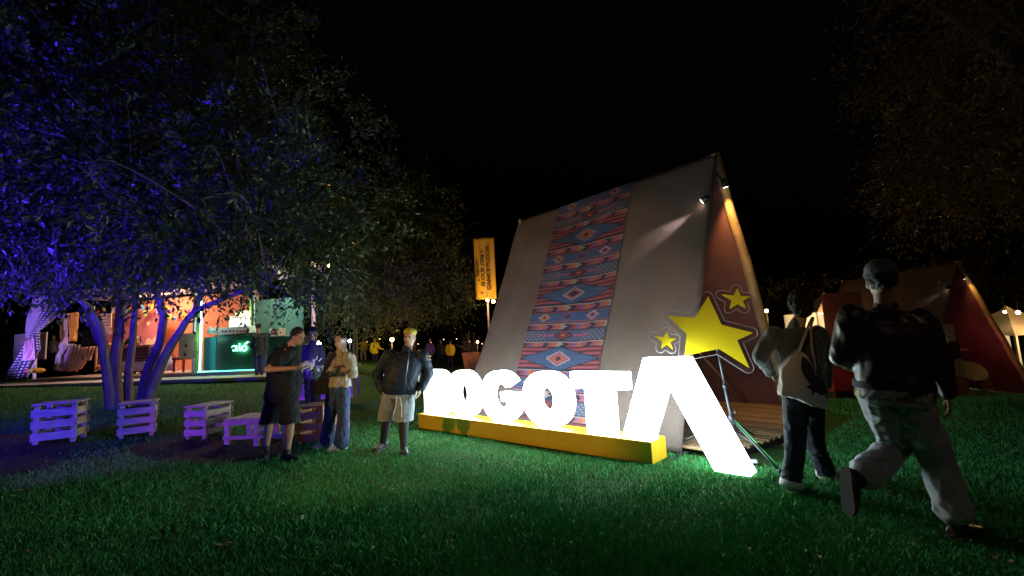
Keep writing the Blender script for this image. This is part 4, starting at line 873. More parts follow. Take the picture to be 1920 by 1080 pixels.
def simple_tree(label, base, H_, ells, leaf, nt, per, mat, trunk_r, lean=(0, 0), group='trees beyond the lawn', hollow=.3, cut=None, twl=1.0, seed=1):
    t = empty('tree', base, label, 'tree', group); b = Vector(base); top = b + V(lean[0], lean[1], H_ * .75)
    bark = M('dark_bark', (.09, .075, .06), .9, .3, 8, .9, 22, stretch=(1, 1, .35)); mb = MB(); limb(mb, [b - V(0, 0, .2), b.lerp(top, .3) + V(.05, 0, 0), b.lerp(top, .6) + V(-.1, .1, 0), top], trunk_r, trunk_r * .25, 10); mb.build('trunk', bark, t, smooth=True)
    C, A, S, T, anc = crown(ells, nt, per, leaf, twl, hollow, .6, cut, seed); link_mesh('crown', leaves_mesh(C, A, S, T), mat, t)
    lim = MB(); random.seed(seed)
    for i in random.sample(range(len(anc)), min(26, len(anc))): p = Vector(anc[i][0]); s_ = b.lerp(top, random.uniform(.35, .95)); limb(lim, [s_, s_.lerp(p, .5) + V(0, 0, .3), p], trunk_r * .3, .02, 6)
    tag(lim.build('branches', bark, t, smooth=True), kind='stuff'); return t
leafB = leaf_mat('olive_leaf', (.04, .055, .014), (.12, .14, .045)); leafC = leaf_mat('rust_leaf', (.05, .04, .014), (.14, .10, .035))
def TB(px, d): p = D(px, 690, d); return onz(p)
b1 = TB(772, 22); simple_tree('tall dense tree with bare trunk behind the stout man, left of the banner', b1, 9.5, [((b1.x - .1, b1.y, 6.2), (2.6, 2.3, 3.3)), ((b1.x + 1.3, b1.y, 4.4), (1.9, 1.8, 1.7)), ((b1.x - 1.6, b1.y - .5, 4.4), (1.8, 1.8, 1.9))], .15, 1100, 26, leafB, .24, seed=11)
b2 = TB(665, 19); simple_tree('darker tree behind the woman in beige, beside the green stall', b2, 8, [((b2.x, b2.y, 5.6), (2.6, 2.2, 2.9)), ((b2.x + 1, b2.y, 3.9), (1.9, 1.8, 1.5))], .13, 700, 26, leafB, .13, seed=12)
b3 = TB(868, 34); simple_tree('slim tree standing just left of the tall banner pole', b3, 8, [((b3.x, b3.y, 6.0), (2.3, 2, 3.2))], .18, 350, 22, leafB, .15, seed=13)
b4 = onz(V(12.6, 9.0, 0)); simple_tree('large dim tree reaching over the right side of the lawn', b4, 10, [((12.9, 9.5, 7.6), (4.3, 4, 3.9)), ((11.2, 10, 4.9), (2.2, 2.4, 1.3))], .13, 1500, 26, leafC, .3, group='trees beyond the lawn', cut=lambda p: p[2] > 2.9 and not (abs(p[0] - 13.35) < 3 and p[1] > 12.6 and p[2] < 4), twl=.9, seed=14)
for k, (px, d, w, h, lab) in enumerate(((1495, 30, 4.2, 5.5, 'dim rounded tree seen over the shoulder of the person with the tote'), (1640, 34, 5, 6.5, 'dim broad tree behind the head of the man in leather'), (1860, 32, 5, 7.5, 'reddish-lit tree above the white marquee'), (1390, 38, 4, 5, 'small far tree just behind the right slope of the tent'), (20, 30, 6, 7, 'dark tree beyond the stall with the curtains'), (330, 34, 7, 8, 'broad dark tree above the roof of the curtained stall'), (520, 27, 4.5, 6.5, 'tree with pale underside behind the green stall'))):
    b = TB(px, d); simple_tree(lab, b, h, [((b.x, b.y, b.z + h * .62), (w * .62, w * .5, h * .42)), ((b.x + w * .3, b.y, b.z + h * .4), (w * .4, w * .4, h * .25))], .2, 330, 20, leafC if px > 1300 else leafB, .16, seed=20 + k)

# ================================================================== PATH AND STALLS AT THE LEFT
W1 = G(487, 716); W0 = G(0, 727); wdir = (W1 - W0); wdir.z = 0; WLn = wdir.length; wdir.normalize(); wn = V(-wdir.y, wdir.x, 0)
wz = max(float(gz(W1.x, W1.y)), float(gz(W0.x, W0.y))) 
WZ = wz + .06
wk = empty('walkway', W0.lerp(W1, .5), 'pale raised walkway panels running in front of the stalls', 'walkway')
wmats = [M('walk_panel_%s' % k, c, .8, .15, 4, .2, 30) for k, c in (('a', (.36, .34, .32)), ('b', (.32, .31, .31)), ('c', (.40, .37, .33)))]
ext = 5.0; tot = WLn + ext; np_ = 10
for k in range(np_):
    c = W0 - wdir * (ext - .3) + wdir * (tot * (k + .5) / np_) + wn * .65; c.z = WZ - .04 + random.uniform(-.004, .004)
    MB().box(c, (tot / np_ - .012, 1.3, .10), axes(wdir, wn, V(0, 0, 1)), bev=.006).build('panel', wmats[k % 3], wk)
# stall frame: origin at front-left; a along the walkway, b away
def SP(px, py, back=1.7, extra=0):
    """point on the vertical plane through the stall front, `back` metres behind the walkway edge"""
    v = ray(px, py); o = W0 + wn * back; t = ((o - V(0, 0, CH)).dot(wn)) / v.dot(wn); return V(0, 0, CH) + v * t
RS = axes(wdir, wn, V(0, 0, 1))
PZ = WZ + .10
def pl_box(x0, y0, x1, y1, back, depth, name, mat, parent=None, base=None, bev=.006):
    """a box whose front face fills the pixel rectangle at that distance behind the walkway edge"""
    a = SP(x0, y1, back); b = SP(x1, y1, back); c = SP((x0 + x1) / 2, y0, back); mid = (a + b) / 2; w = (b - a).length; h = abs(c.z - mid.z)
    return MB().box(V(mid.x, mid.y, (c.z + mid.z) / 2) + wn * depth / 2, (w, depth, h), RS, bev=min(bev, h / 4, w / 4, depth / 4)).build(name, mat, parent, base if base is not None or parent else V(mid.x, mid.y, mid.z))
A0 = SP(60, 700); A1 = SP(362, 697); B1 = SP(592, 697)
wht = M('white_tarp', (.72, .70, .72), .7, .05, 3); lil = M('lilac_cloth', (.55, .48, .72), .8, .08, 4)
stA = empty('market_stall', V(A0.x, A0.y, PZ), 'festival stall with tied curtains, orange backdrop and paper flowers', 'stall', 'lit festival stalls')
la = (A1 - A0).dot(wdir)
O = V(A0.x, A0.y, PZ)
def Sp(a, b, z): return O + wdir * a + wn * b + V(0, 0, z)
MB().box(Sp(la / 2, 1.4, -.06), (la + .2, 3.0, .16), RS, bev=.01).build('platform', M('platform_wood', (.40, .33, .26), .8), stA)
hz = SP(200, 548).z - PZ
for a in (0.05, la - .05):
    for b in (0.05, 2.8): MB().box(Sp(a, b, hz / 2), (.09, .09, hz), RS, bev=.01).build('post', wht, stA)
MB().box(Sp(la / 2, .05, hz), (la + .1, .10, .32), RS, bev=.01).build('header_beam', lil, stA)
MB().box(Sp(la / 2, 2.85, hz / 2), (la, .05, hz), RS).build('back_wall', M('orange_wall', (.62, .22, .10), .85, .15, 2), stA)
ap = Sp(la / 2, 1.4, hz + 1.15); cs = [Sp(-.15, -.15, hz + .14), Sp(la + .15, -.15, hz + .14), Sp(la + .15, 3.0, hz + .14), Sp(-.15, 3.0, hz + .14)]
MB().add(cs + [ap], [(0, 1, 4), (1, 2, 4), (2, 3, 4), (3, 0, 4)]).build('canopy', M('warm_canopy', (.75, .66, .58), .8, .05), stA)
# backdrop with round print
pl_box(184, 590, 306, 690, 3.95, .03, 'backdrop', M('pink_backdrop', (.55, .17, .16), .85, .1, 2), stA)
for k in range(22):
    c = SP(random.uniform(192, 298), random.uniform(604, 684), 3.93); r = random.uniform(.09, .26); mb = MB(); n = 16
    mb.tube([c, c - wn * .006], r, n).build('printed_disc', M('peach_print', (.85, .60, .36), .85) if k % 3 else M('rose_print', (.55, .2, .25), .85), stA)
flc = [(.75, .08, .04), (.85, .42, .03), (.85, .65, .05), (.75, .12, .25), (.10, .35, .55), (.3, .5, .08)]
for k in range(34):
    t = k / 33; c = SP(184 + 170 * t, 584 + 5 * math.sin(t * 9) + random.uniform(-7, 9), 3.7); r = random.uniform(.10, .18); fm = M('paper_flower_%s' % 'abcdef'[k % 6], flc[k % 6], .8)
    mb = MB()
    for q in range(8): a = q * math.pi / 4; dd = wdir * math.cos(a) + V(0, 0, 1) * math.sin(a); mb.ell(c + dd * r * .55, dd * r * .5, (wdir * -math.sin(a) + V(0, 0, 1) * math.cos(a)) * r * .26, wn * .012, 6, 4)
    f = mb.build('paper_flower', fm, stA); MB().ell(c - wn * .02, wdir * r * .25, V(0, 0, r * .25), wn * .02, 8, 5).build('flower_heart', M('flower_heart', (.2, .08, .02)), f)
# curtains tied at the left post
ging = stripes_mat('orange_gingham', (.85, .78, .70), (.80, .13, .03), 9); gingp = stripes_mat('purple_gingham', (.75, .65, .75), (.35, .03, .20), 12); dots = stripes_mat('blue_dot_print', (.03, .03, .12), (.75, .75, .85), 11, 'dots'); bwc = stripes_mat('black_check', (.03, .03, .03), (.7, .7, .6), 10)
def CL(name, rows, mat, lab, **k):
    R_ = [(SP(*a, k.get('back', 1.6)), SP(*b, k.get('back', 1.6))) for a, b in rows]; kk = {q: v for q, v in k.items() if q != 'back'}; base = (R_[-1][0] + R_[-1][1]) / 2
    return tag(cloth(name, R_, mat, None, base=base, **kk), lab, 'curtain' if name == 'curtain' else 'cloth')
CL('curtain', [((64, 557), (96, 548)), ((60, 575), (82, 575)), ((52, 600), (72, 600)), ((50, 622), (66, 622)), ((52, 640), (74, 640)), ((30, 675), (68, 672)), ((14, 712), (50, 708))], lil, 'plain lilac curtain tied back on the left stall post', folds=4, amp=.035, back=1.55, uvs=(3, 5))
CL('curtain', [((92, 553), (152, 548)), ((84, 578), (125, 578)), ((74, 600), (98, 600)), ((62, 622), (72, 620)), ((48, 645), (76, 655)), ((28, 680), (60, 676)), ((6, 714), (42, 712))], dots, 'blue dotted curtain swept to the tie on the left stall post', folds=5, amp=.05, back=1.40, uvs=(2.2, 3.5), seed=2)
CL('curtain', [((48, 640), (64, 632)), ((46, 660), (66, 655)), ((42, 676), (63, 674))], gingp, 'short plum gingham drape hanging below the curtain tie', folds=4, amp=.03, back=1.30, uvs=(.8, 1.2))
CL('draped_cloth', [((114, 645), (140, 645)), ((112, 665), (138, 665)), ((108, 695), (135, 697))], gingp, 'plum gingham cloth hanging at the left of the display table', folds=5, amp=.04, back=2.0, uvs=(.9, 2))
CL('draped_cloth', [((136, 648), (172, 648)), ((132, 670), (168, 668)), ((128, 697), (150, 692))], ging, 'orange gingham cloth trailing down the display table side', folds=5, amp=.04, back=1.95, uvs=(1.2, 2), seed=1)
CL('draped_cloth', [((148, 650), (178, 650)), ((146, 662), (176, 662)), ((150, 676), (170, 676))], ging, 'orange gingham cloth over the front of the display table', folds=4, amp=.03, back=1.85, uvs=(1.2, 1.2), seed=3)
CL('draped_cloth', [((117, 590), (129, 588)), ((114, 620), (128, 618)), ((112, 645), (126, 645))], M('sand_cloth', (.62, .50, .34), .85), 'sand-coloured cloth hanging behind the check cloth', folds=2, amp=.03, back=2.3)
CL('draped_cloth', [((128, 588), (148, 585)), ((132, 615), (146, 612)), ((130, 640), (142, 640))], M('marigold_cloth', (.80, .42, .04), .85), 'marigold cloth hanging left of the white posters', folds=3, amp=.03, back=2.35)
CL('draped_cloth', [((118, 645), (128, 645)), ((108, 665), (116, 668)), ((100, 692), (112, 694))], bwc, 'black and cream checked cloth beside the plum gingham', folds=2, amp=.03, back=1.9, uvs=(.5, 2))
pl_box(24, 625, 84, 675, 2.4, .05, 'poster_board', M('white_board', (.70, .68, .75), .7), None).name; tag(bpy.data.objects['poster_board'], 'large white board behind the tied curtains', 'board')
# posters, sign, easel
def posterx(x0, y0, x1, y1, back, mat, lab, lines=4, cat='poster', ink=(.15, .12, .15)):
    o = pl_box(x0, y0, x1, y1, back, .02, 'poster', mat); tag(o, lab, cat)
    a = SP(x0, y0, back); b = SP(x1, y1, back)
    for k in range(lines):
        t = (k + 1) / (lines + 1.0); z = a.z + (b.z - a.z) * t; w = abs((b - a).dot(wdir)); mb = MB(); x = .12
        while x < .85: l = random.uniform(.06, .16); mb.box(V(a.x, a.y, z) + wdir * (x + l / 2) * w - wn * .004, (l * w, .003, abs(b.z - a.z) * .05), RS); x += l + .03
        r = mb.build('print_line', M('ink', ink, .8), o); tag(r, kind='stuff')
    return o
posterx(156, 575, 176, 603, 2.9, M('paper_white', (.8, .74, .72), .8), 'white poster with lines of text on the stall wall, left of the tree stem')
posterx(190, 588, 208, 615, 2.9, M('paper_cream', (.78, .70, .58), .8), 'cream poster with lines of text seen between two tree stems')
posterx(152, 618, 190, 650, 1.8, M('blackboard', (.03, .025, .06), .6), 'dark chalkboard sign propped above the gingham table', 3, 'sign', (.16, .10, .12))
posterx(334, 625, 366, 672, 1.7, M('kraft_board', (.62, .44, .27), .8), 'tan board with sketched figures beside the green post', 0, 'board')
kb = [o for o in bpy.data.objects if o.get('label', '').startswith('tan board')][0]
for cx, cy, r in ((349, 648, 4), (347, 665, 3)):
    p = SP(cx, cy, 1.69); MB().ell(p, wdir * .06, wn * .004, V(0, 0, .07), 10, 6).build('sketch', M('sketch_ink', (.12, .08, .10)), kb)
# display table
tbm = M('table_wood', (.38, .22, .10), .6, .2, 5)
t_ = empty('display_table', onz(SP(165, 697, 2.0)), 'small wooden display table under the gingham cloths', 'table'); t_.location.z = PZ; WL[t_.name] = Vector(t_.location)
pl_box(132, 645, 182, 649, 1.95, .5, 'tabletop', tbm, t_)
for x in (140, 176): pl_box(x, 649, x + 3, 697, 2.0, .05, 'leg', tbm, t_)
# counter with seated keeper
cn = empty('counter', onz(SP(250, 697, 2.2)), 'low counter with dark striped front and pale skirt behind the tree stems', 'counter'); cn.location.z = PZ; WL[cn.name] = Vector(cn.location)
pl_box(217, 648, 280, 653, 2.15, .6, 'countertop', M('plum_top', (.35, .12, .14), .6), cn); pl_box(219, 653, 278, 678, 2.2, .45, 'front_panel', M('plum_dark', (.09, .03, .07), .7), cn)
for k in range(4): pl_box(219, 656 + k * 6, 278, 658 + k * 6, 2.18, .02, 'slat', M('plum_slat', (.22, .10, .16), .7), cn)
pl_box(219, 679, 278, 696, 2.25, .4, 'skirt', lil, cn)
# pink cloth cone, red stool and cushions
pc = SP(311, 694, 1.95); tag(MB().add([pc + wdir * (.42 * math.cos(a)) + wn * (.3 * math.sin(a)) for a in [k * math.pi / 8 for k in range(16)]] + [pc + V(.05, 0, .78)], [(k, (k + 1) % 16, 16) for k in range(16)]).build('floor_drape', M('pink_cloth', (.66, .42, .52), .85, .1, 4), None, pc, smooth=True), 'pink cloth cone draped to the floor right of the tree', 'cloth')
rs = empty('stool', V(SP(333, 698, 1.75).x, SP(333, 698, 1.75).y, PZ), 'small red stool in front of the tan board', 'stool'); pl_box(322, 670, 345, 675, 1.75, .3, 'seat', M('red_paint', (.5, .05, .04), .5), rs)
for x in (323, 341): pl_box(x, 675, x + 3, 698, 1.78, .05, 'leg', M('red_paint', (.5, .05, .04), .5), rs)
cq = SP(66, 699, 1.2); cu_ = empty('floor_cushion', cq, 'round green and yellow floor cushion by the curtain foot', 'cushion')
for k, c in enumerate(((.5, .05, .05), (.05, .25, .15), (.75, .55, .05), (.6, .3, .05))): MB().ell(cq + wdir * (-.2 + .14 * k) + V(0, 0, .08), wdir * .13, wn * .2, V(0, 0, .10), 10, 7).build('panel', M('cushion_%s' % 'abcd'[k], c, .8), cu_, smooth=True)
cq = SP(190, 694, 1.5); cu_ = empty('fruit_basket', cq, 'low basket of red and yellow fruit by the tree stem', 'basket'); MB().tube([cq, cq + V(0, 0, .10)], [.16, .2], 14).build('basket', tan, cu_)
for k in range(8): MB().sph(cq + V(.09 * math.cos(k * .8), .09 * math.sin(k * .8), .13), .055, 8, 6).build('fruit', M('fruit_%s' % 'ab'[k % 2], ((.7, .08, .03), (.8, .5, .03))[k % 2], .5), cu_, smooth=True)
# shopkeeper
J = jt(SP(260, 640, 2.9).y, dict(head=(259, 634), shL=(271, 649), shR=(247, 649), elL=(275, 665), elR=(243, 665), wrL=(268, 660), wrR=(250, 660), hpL=(264, 680), hpR=(254, 680), knL=(266, 682), knR=(252, 682), anL=(266, 698), anR=(252, 698)), dict(knL=-.4, knR=-.4, anL=-.4, anR=-.4, wrL=-.3, wrR=-.3))
J['anL'].z = J['anR'].z = PZ + .08
person('dark-haired stallkeeper seated behind the low counter', J, V(.1, -1, 0), dict(s=.95, det=.6, top=dict(name='blouse', mat=M('dark_blouse', (.08, .03, .03), .8)), bottom=dict(name='trousers', mat=jeans2), shoe=dict(mat=blk_shoe), hair='long'))
lamp('stall_light', 'AREA', Sp(la * .55, 1.3, hz - .1), 135, (1.0, .60, .50), Sp(la * .55, 1.6, 0), size=2.2)
MB().box(Sp(la * .55, 1.3, hz - .06), (2.0, .08, .04), RS).build('light_bar', M('light_bar_warm', (.8, .6, .4), emit=(1, .6, .35), estr=4), stA)
lamp('curtain_fill_light', 'SPOT', Sp(1.3, -2.2, .15), 420, (.42, .25, 1.0), Sp(.2, 0, 1.7), spot_size=math.radians(75), spot_blend=.7, shadow_soft_size=.05)  # added violet-blue fill for the curtains, where the blue flood falls short
lamp('stall_roof_light', 'POINT', Sp(la * .5, 1.4, hz + .45), 260, (1.0, .72, .55), shadow_soft_size=.1)

# --- stall B (green)
O2 = SP(368, 698); O2.z = PZ; lb = (B1 - SP(368, 698)).dot(wdir)
stB = empty('market_stall', O2, 'green-lit drinks stall with dark counter and white posts', 'stall', 'lit festival stalls')
def Sq(a, b, z): return O2 + wdir * a + wn * b + V(0, 0, z)
teal = M('teal_panel', (.03, .30, .36), .6, .1, 3); MB().box(Sq(lb / 2, 1.2, -.06), (lb, 2.6, .16), RS, bev=.01).build('platform', M('pale_platform', (.5, .55, .52), .7), stB)
for a, mt in ((.0, M('green_post', (.35, .62, .12), .6)), (.14, wht), (lb - .1, wht)):
    for b in ((.03, 2.3) if a < .5 else (.03,)): MB().box(Sq(a, b, hz / 2 + .1), (.09, .09, hz + .2), RS, bev=.01).build('post', mt, stB)
MB().box(Sq(.19, -.03, hz / 2), (.03, .03, hz - .1), RS).build('led_strip', M('led_cool', (.9, 1, .95), emit=(.55, 1, .85), estr=7), stB)
MB().box(Sq(lb * .3, -.06, .045), (lb * .55, .02, .02), RS).build('led_strip', M('led_teal', (.5, 1, .9), emit=(.1, 1, .75), estr=6), stB)
MB().box(Sq(lb / 2, .03, hz + .2), (lb, .08, .16), RS, bev=.01).build('header_beam', wht, stB)
MB().box(Sq(lb * .26, 2.35, hz * .42), (lb * .5, .04, hz * .84), RS).build('back_wall', M('dim_green_wall', (.05, .09, .08), .8), stB)
ap = Sq(lb / 2, 1.2, hz + 1.2); cs = [Sq(-.1, -.1, hz + .28), Sq(lb + .1, -.1, hz + .28), Sq(lb + .1, 2.5, hz + .28), Sq(-.1, 2.5, hz + .28)]
MB().add(cs + [ap], [(0, 1, 4), (1, 2, 4), (2, 3, 4), (3, 0, 4)]).build('canopy', M('pale_canopy', (.70, .72, .70), .8, .05), stB)
pl_box(381, 632, 404, 694, 2.1, .9, 'side_panel', teal, stB)
ct = empty('bar_counter', SP(440, 695, 1.95), 'dark green bar counter with glowing neon word on its front', 'counter')
pl_box(405, 630, 474, 694, 1.95, .6, 'front_panel', M('dark_green_panel', (.012, .05, .04), .35), ct); pl_box(402, 626, 478, 630, 1.9, .7, 'countertop', M('black_top', (.02, .03, .03), .3), ct)
# neon word
def npx(x, y): return SP(x, y, 1.90)
neon = M('neon_green', (.6, 1, .7), emit=(.12, 1, .35), estr=14); nw = empty('neon_sign', npx(452, 652), 'green neon word aló mounted on the dark bar counter', 'neon sign')
def ring(cx, cy, rx, ry): return [npx(cx + rx * math.cos(t), cy + ry * math.sin(t)) for t in [k * math.pi / 8 for k in range(17)]]
for pts in (ring(439, 653, 4, 4.5) , [npx(443.5, 648), npx(443.6, 654), npx(445.5, 658)]): MB().tube(pts, .018, 7).build('letter_a', neon, nw, smooth=True)
MB().tube([npx(449, 644), npx(449.2, 653), npx(451, 658)], .018, 7).build('letter_l', neon, nw, smooth=True)
MB().tube(ring(458, 653, 4.2, 4.6), .018, 7).build('letter_o', neon, nw, smooth=True); MB().tube([npx(459, 645), npx(465, 641)], .02, 7).build('accent', neon, nw, smooth=True)
lamp('neon_glow', 'AREA', npx(450, 652) - wn * .05, 2.2, (.12, 1, .35), npx(450, 652) + wn, size=.4)
# goods on the counter: white crates with red marks, sign, bottles
wb = pl_box(409, 613, 466, 626, 2.15, .35, 'drink_box', M('white_carton', (.78, .78, .76), .7)); tag(wb, 'long white carton with red print on the bar counter', 'carton')
for k in range(7): p = SP(417 + k * 7, 621, 2.14); MB().ell(p, wdir * .06, wn * .004, V(0, 0, .035), 8, 5).build('red_print', M('red_ink', (.6, .05, .05)), wb)
sg = pl_box(429, 592, 467, 612, 2.4, .05, 'menu_sign', M('lit_menu', (.85, .85, .75), .6, .03, emit=(1, 1, .85), estr=.9)); tag(sg, 'lit white menu board above the carton on the bar', 'sign'); pl_box(440, 594, 462, 595.5, 2.385, .01, 'print_line', M('red_ink', (.6, .05, .05)), sg)
ys = pl_box(441, 583, 468, 591, 2.5, .05, 'lit_panel', M('yellow_lit', (.85, .85, .5), emit=(1, 1, .55), estr=.8)); tag(ys, 'small pale yellow lit panel above the menu board', 'sign')
for k in range(12):
    p = SP(390 + (k % 6) * 3.6, 626, 2.05 + .12 * (k // 6)); h = random.uniform(.14, .3)
    tag(MB().tube([p, p + V(0, 0, h * .65), p + V(0, 0, h * .8), p + V(0, 0, h)], [.035, .035, .014, .012], 8).build('bottle', M('clear_glass', (.55, .65, .68), .12, spec=.9), None, p, smooth=True), 'clear glass bottle in the cluster at the left end of the bar', 'bottle', 'bottles at the left end of the bar')
pp = SP(487, 627, 2.6)
bx = pl_box(505, 616, 524, 630, 2.2, .3, 'drink_box', M('white_carton', (.78, .78, .76), .7)); tag(bx, 'short white carton with a red mark right of the barman', 'carton'); pl_box(508, 622, 518, 626, 2.19, .006, 'red_print', M('red_ink', (.6, .05, .05)), bx)
c2 = pl_box(500, 630, 560, 694, 2.2, .6, 'counter', M('dark_green_panel', (.012, .05, .04), .35)); tag(c2, 'second dark counter at the right side of the drinks stall', 'counter')
lamp('bar_light', 'AREA', Sq(lb * .38, 1.0, hz), 160, (.45, 1.0, .78), Sq(lb * .38, 1.0, 0), size=1.6)
lamp('bar_front_light', 'POINT', Sq(.25, -.25, 1.2), 5, (.3, 1, .75), shadow_soft_size=.1)
# customer at the bar
d_ = SP(487, 708, .9).y
J = jt(d_, dict(head=(484, 613), shL=(477, 632), shR=(497, 632), elL=(474, 650), elR=(500, 653), wrL=(468, 645), wrR=(492, 668), hpL=(482, 664), hpR=(493, 664), knL=(482, 690), knR=(491, 690), anL=(482, 706), anR=(491, 708)), dict(wrL=.15))
for q in 'LR': J['an' + q].z = WZ + .09
person('customer in dark jacket and blue jeans standing at the bar counter', J, V(-.6, .8, 0), dict(det=.7, top=dict(name='jacket', mat=M('dark_teal_jacket', (.02, .04, .04), .8), g=.03), bottom=dict(name='jeans', mat=denim), shoe=dict(mat=blk_shoe), hair='short'))
# slatted lounge bench, the violet light on it put into the paint colours
lbx = empty('lounge_bench', G(585, 752), 'low slatted bench tinted as if violet-lit, seen between the two men and the woman', 'bench'); pm = M('violet_lit_paint', (.40, .16, .55), .6, .15, 5); pm2 = M('pink_lit_paint', (.68, .34, .55), .6); g0 = G(560, 752)
for k in range(4): MB().box(g0 + V(.62, .02, .10 + .085 * k), (1.3, .03, .07), bev=.004).build('slat', pm, lbx)
for k in range(6): MB().box(g0 + V(.62, .08 + .1 * k, .46), (1.34, .085, .03), bev=.004).build('slat', pm2 if k == 0 else pm, lbx)
MB().box(g0 + V(.62, -.01, .045), (1.34, .04, .05), bev=.004).build('base_rail', pm2, lbx)
for sx in (.02, 1.22):
    for sy in (.06, .55): MB().box(g0 + V(sx, sy, .22), (.06, .06, .44), bev=.004).build('leg', pm, lbx)
lamp('violet_uplight', 'SPOT', g0 + V(.7, -1.3, .08), 22, (.45, .12, 1.0), g0 + V(.62, 0, .25), spot_size=math.radians(70), spot_blend=.5, shadow_soft_size=.03)
vf = empty('floor_light', g0 + V(.7, -1.35, 0), 'small violet floor light in front of the slatted bench', 'lamp'); MB().box(g0 + V(.7, -1.36, .04), (.10, .06, .08), bev=.005).build('housing', black, vf)
# patterned woven bolster next to the jeans
wbx = G(652, 802); o = cloth('woven_runner', [(D(645, 752, 7.4), D(657, 752, 7.4)), (D(645, 776, 7.4), D(656, 776, 7.38)), (D(645, 800, 7.4), D(655, 800, 7.4))], stripes_mat('red_check', (.75, .55, .6), (.6, .05, .06), 6), None, folds=2, amp=.015, base=wbx, uvs=(.6, 2)); tag(o, 'narrow red patterned cloth hanging just behind the woman\'s jeans', 'cloth')

# ================================================================== FAR FIGURES AND LIGHTS
ytee = M('yellow_tee', (.80, .60, .02), .8, .06)
def far_person(label, px, head_y, foot_y, d, top, bottom, fwd, pose=None, hair='short', s=None):
    z = D(px, foot_y, d); hgt = (foot_y - head_y); f = lambda dx, t: (px + dx, head_y + hgt * t); k = hgt / 57.
    pts = dict(head=f(0, .07), shL=f(5 * k, .20), shR=f(-5 * k, .20), elL=f(8 * k, .36), elR=f(-8 * k, .36), wrL=f(7 * k, .50), wrR=f(-7 * k, .50), hpL=f(3 * k, .52), hpR=f(-3 * k, .52), knL=f(3 * k, .75), knR=f(-3 * k, .75), anL=f(3.4 * k, .96), anR=f(-3.4 * k, .96))
    if pose: pts.update({q: (px + a * k, head_y + hgt * b) for q, (a, b) in pose.items()})
    if fwd.y > 0:
        for a in ('sh', 'el', 'wr', 'hp', 'kn', 'an'): pts[a + 'L'], pts[a + 'R'] = pts[a + 'R'], pts[a + 'L']
    J = jt(d, pts, {}); sc = (J['head'].z - (J['anL'].z + J['anR'].z) / 2) / 1.52
    return person(label, J, fwd, dict(s=sc, det=.5, hands=d < 20, eyes=False, top=dict(name='top', mat=top, g=.02, wr=.006), bottom=dict(name='trousers', mat=bottom, g=.015, wr=.004), shoe=dict(mat=blk_shoe), hair=hair), 'people far across the lawn')
far_person('far person in yellow tee seen from behind, left of the tent', 844, 636, 692, 24, ytee, jeans2, V(.1, 1, 0))
far_person('far person in yellow tee half hidden behind the stout man', 703, 632, 690, 22, ytee, jeans2, V(-.2, -1, 0), dict(elL=(9, .36), wrL=(16, .40)))
far_person('far person in mustard top stepping with one arm stretched out', 681, 632, 681, 24, M('mustard_top', (.62, .38, .06), .8), M('khaki', (.35, .28, .18), .8), V(-1, -.3, 0), dict(wrR=(-13, .24), elR=(-8, .27), knL=(5, .72), anL=(4, .96), knR=(-4, .70), anR=(-3, .96)))
far_person('far dim figure in dark clothes beside the yellow tee', 826, 637, 690, 25, M('dark_top', (.05, .04, .05), .8), jeans2, V(0, -1, 0))
far_person('far dim figure behind the stout man\'s striped sleeve', 806, 634, 692, 23, M('violet_top', (.12, .06, .2), .8), jeans2, V(.2, -1, 0))
bp_ = D(100, 672, SP(100, 672, 4.5).y); J = None
far_person('dim figure standing in the dark beyond the tied curtains', 101, 628, 690, bp_.y + 1, M('grey_top', (.25, .22, .22), .8), jeans2, V(.5, -1, 0))
pot = onz(D(884, 690, 21)); pe = empty('plant_pot', pot, 'terracotta plant pot with twiggy plant left of the tent edge', 'plant pot'); MB().tube([pot, pot + V(0, 0, .9)], [.3, .42], 14).build('pot', M('terracotta', (.5, .2, .1), .8), pe, smooth=True)
q = MB()
for k in range(60): a = random.random() * 6.28; e = random.uniform(.3, 1.4); dd = V(math.cos(a) * math.cos(e), math.sin(a) * math.cos(e), math.sin(e)); q.tube([pot + V(0, 0, .9), pot + V(0, 0, .9) + dd * random.uniform(.4, 1.0)], .012, 4)
tag(q.build('twigs', M('twig', (.12, .10, .05)), pe), kind='stuff')

def bulb_light(px, py, d, power, col, lab, r=.07, pole=True, e=30, grp=None):
    p = D(px, py, d); g = onz(p); t = empty('street_lamp' if pole else 'hanging_lamp', g if pole else p, lab, 'lamp', grp)
    if pole: MB().tube([g, V(p.x, p.y, p.z + .05)], [.04, .03], 8).build('pole', metal_dk, t, smooth=True)
    else: MB().tube([p + V(0, 0, r), p + V(0, 0, r + .35)], .008, 5).build('cord', metal_dk, t)
    MB().sph(p, r).build('bulb', M('bulb_%d_%d_%d' % tuple(int(c * 99) for c in col), (.9, .8, .6), emit=col, estr=e), t, smooth=True)
    if power: lamp('lamp_light', 'POINT', p - V(0, .2, .12), power, col, shadow_soft_size=.1)
warm = (1, .58, .20)
bulb_light(475, 500, 17, 90, warm, 'bright warm lamp glowing through the leaves above the green stall', .09)
bulb_light(620, 497, 13, 420, warm, 'bright warm lamp seen through the tree above the woman', .10)
bulb_light(591, 519, 22, 0, (1, .7, .5), 'small dim lamp below the bright one above the woman', .05)
bulb_light(598, 644, 15, 10, (.8, .85, 1), 'white ball lamp between the man in the cap and the woman', .075)
bulb_light(656, 639, 20, 12, (1, .85, .7), 'small white lamp right of the woman\'s head', .075)
bulb_light(735, 637, 20, 60, (1, .55, .12), 'amber floodlight left of the stout man\'s face', .09)
bulb_light(914, 563, 20.5, 30, warm, 'left one of two warm bulbs under the yellow banner', .07, False, 40)
bulb_light(925, 565, 20.5, 30, warm, 'right one of two warm bulbs under the yellow banner', .08, False, 40)
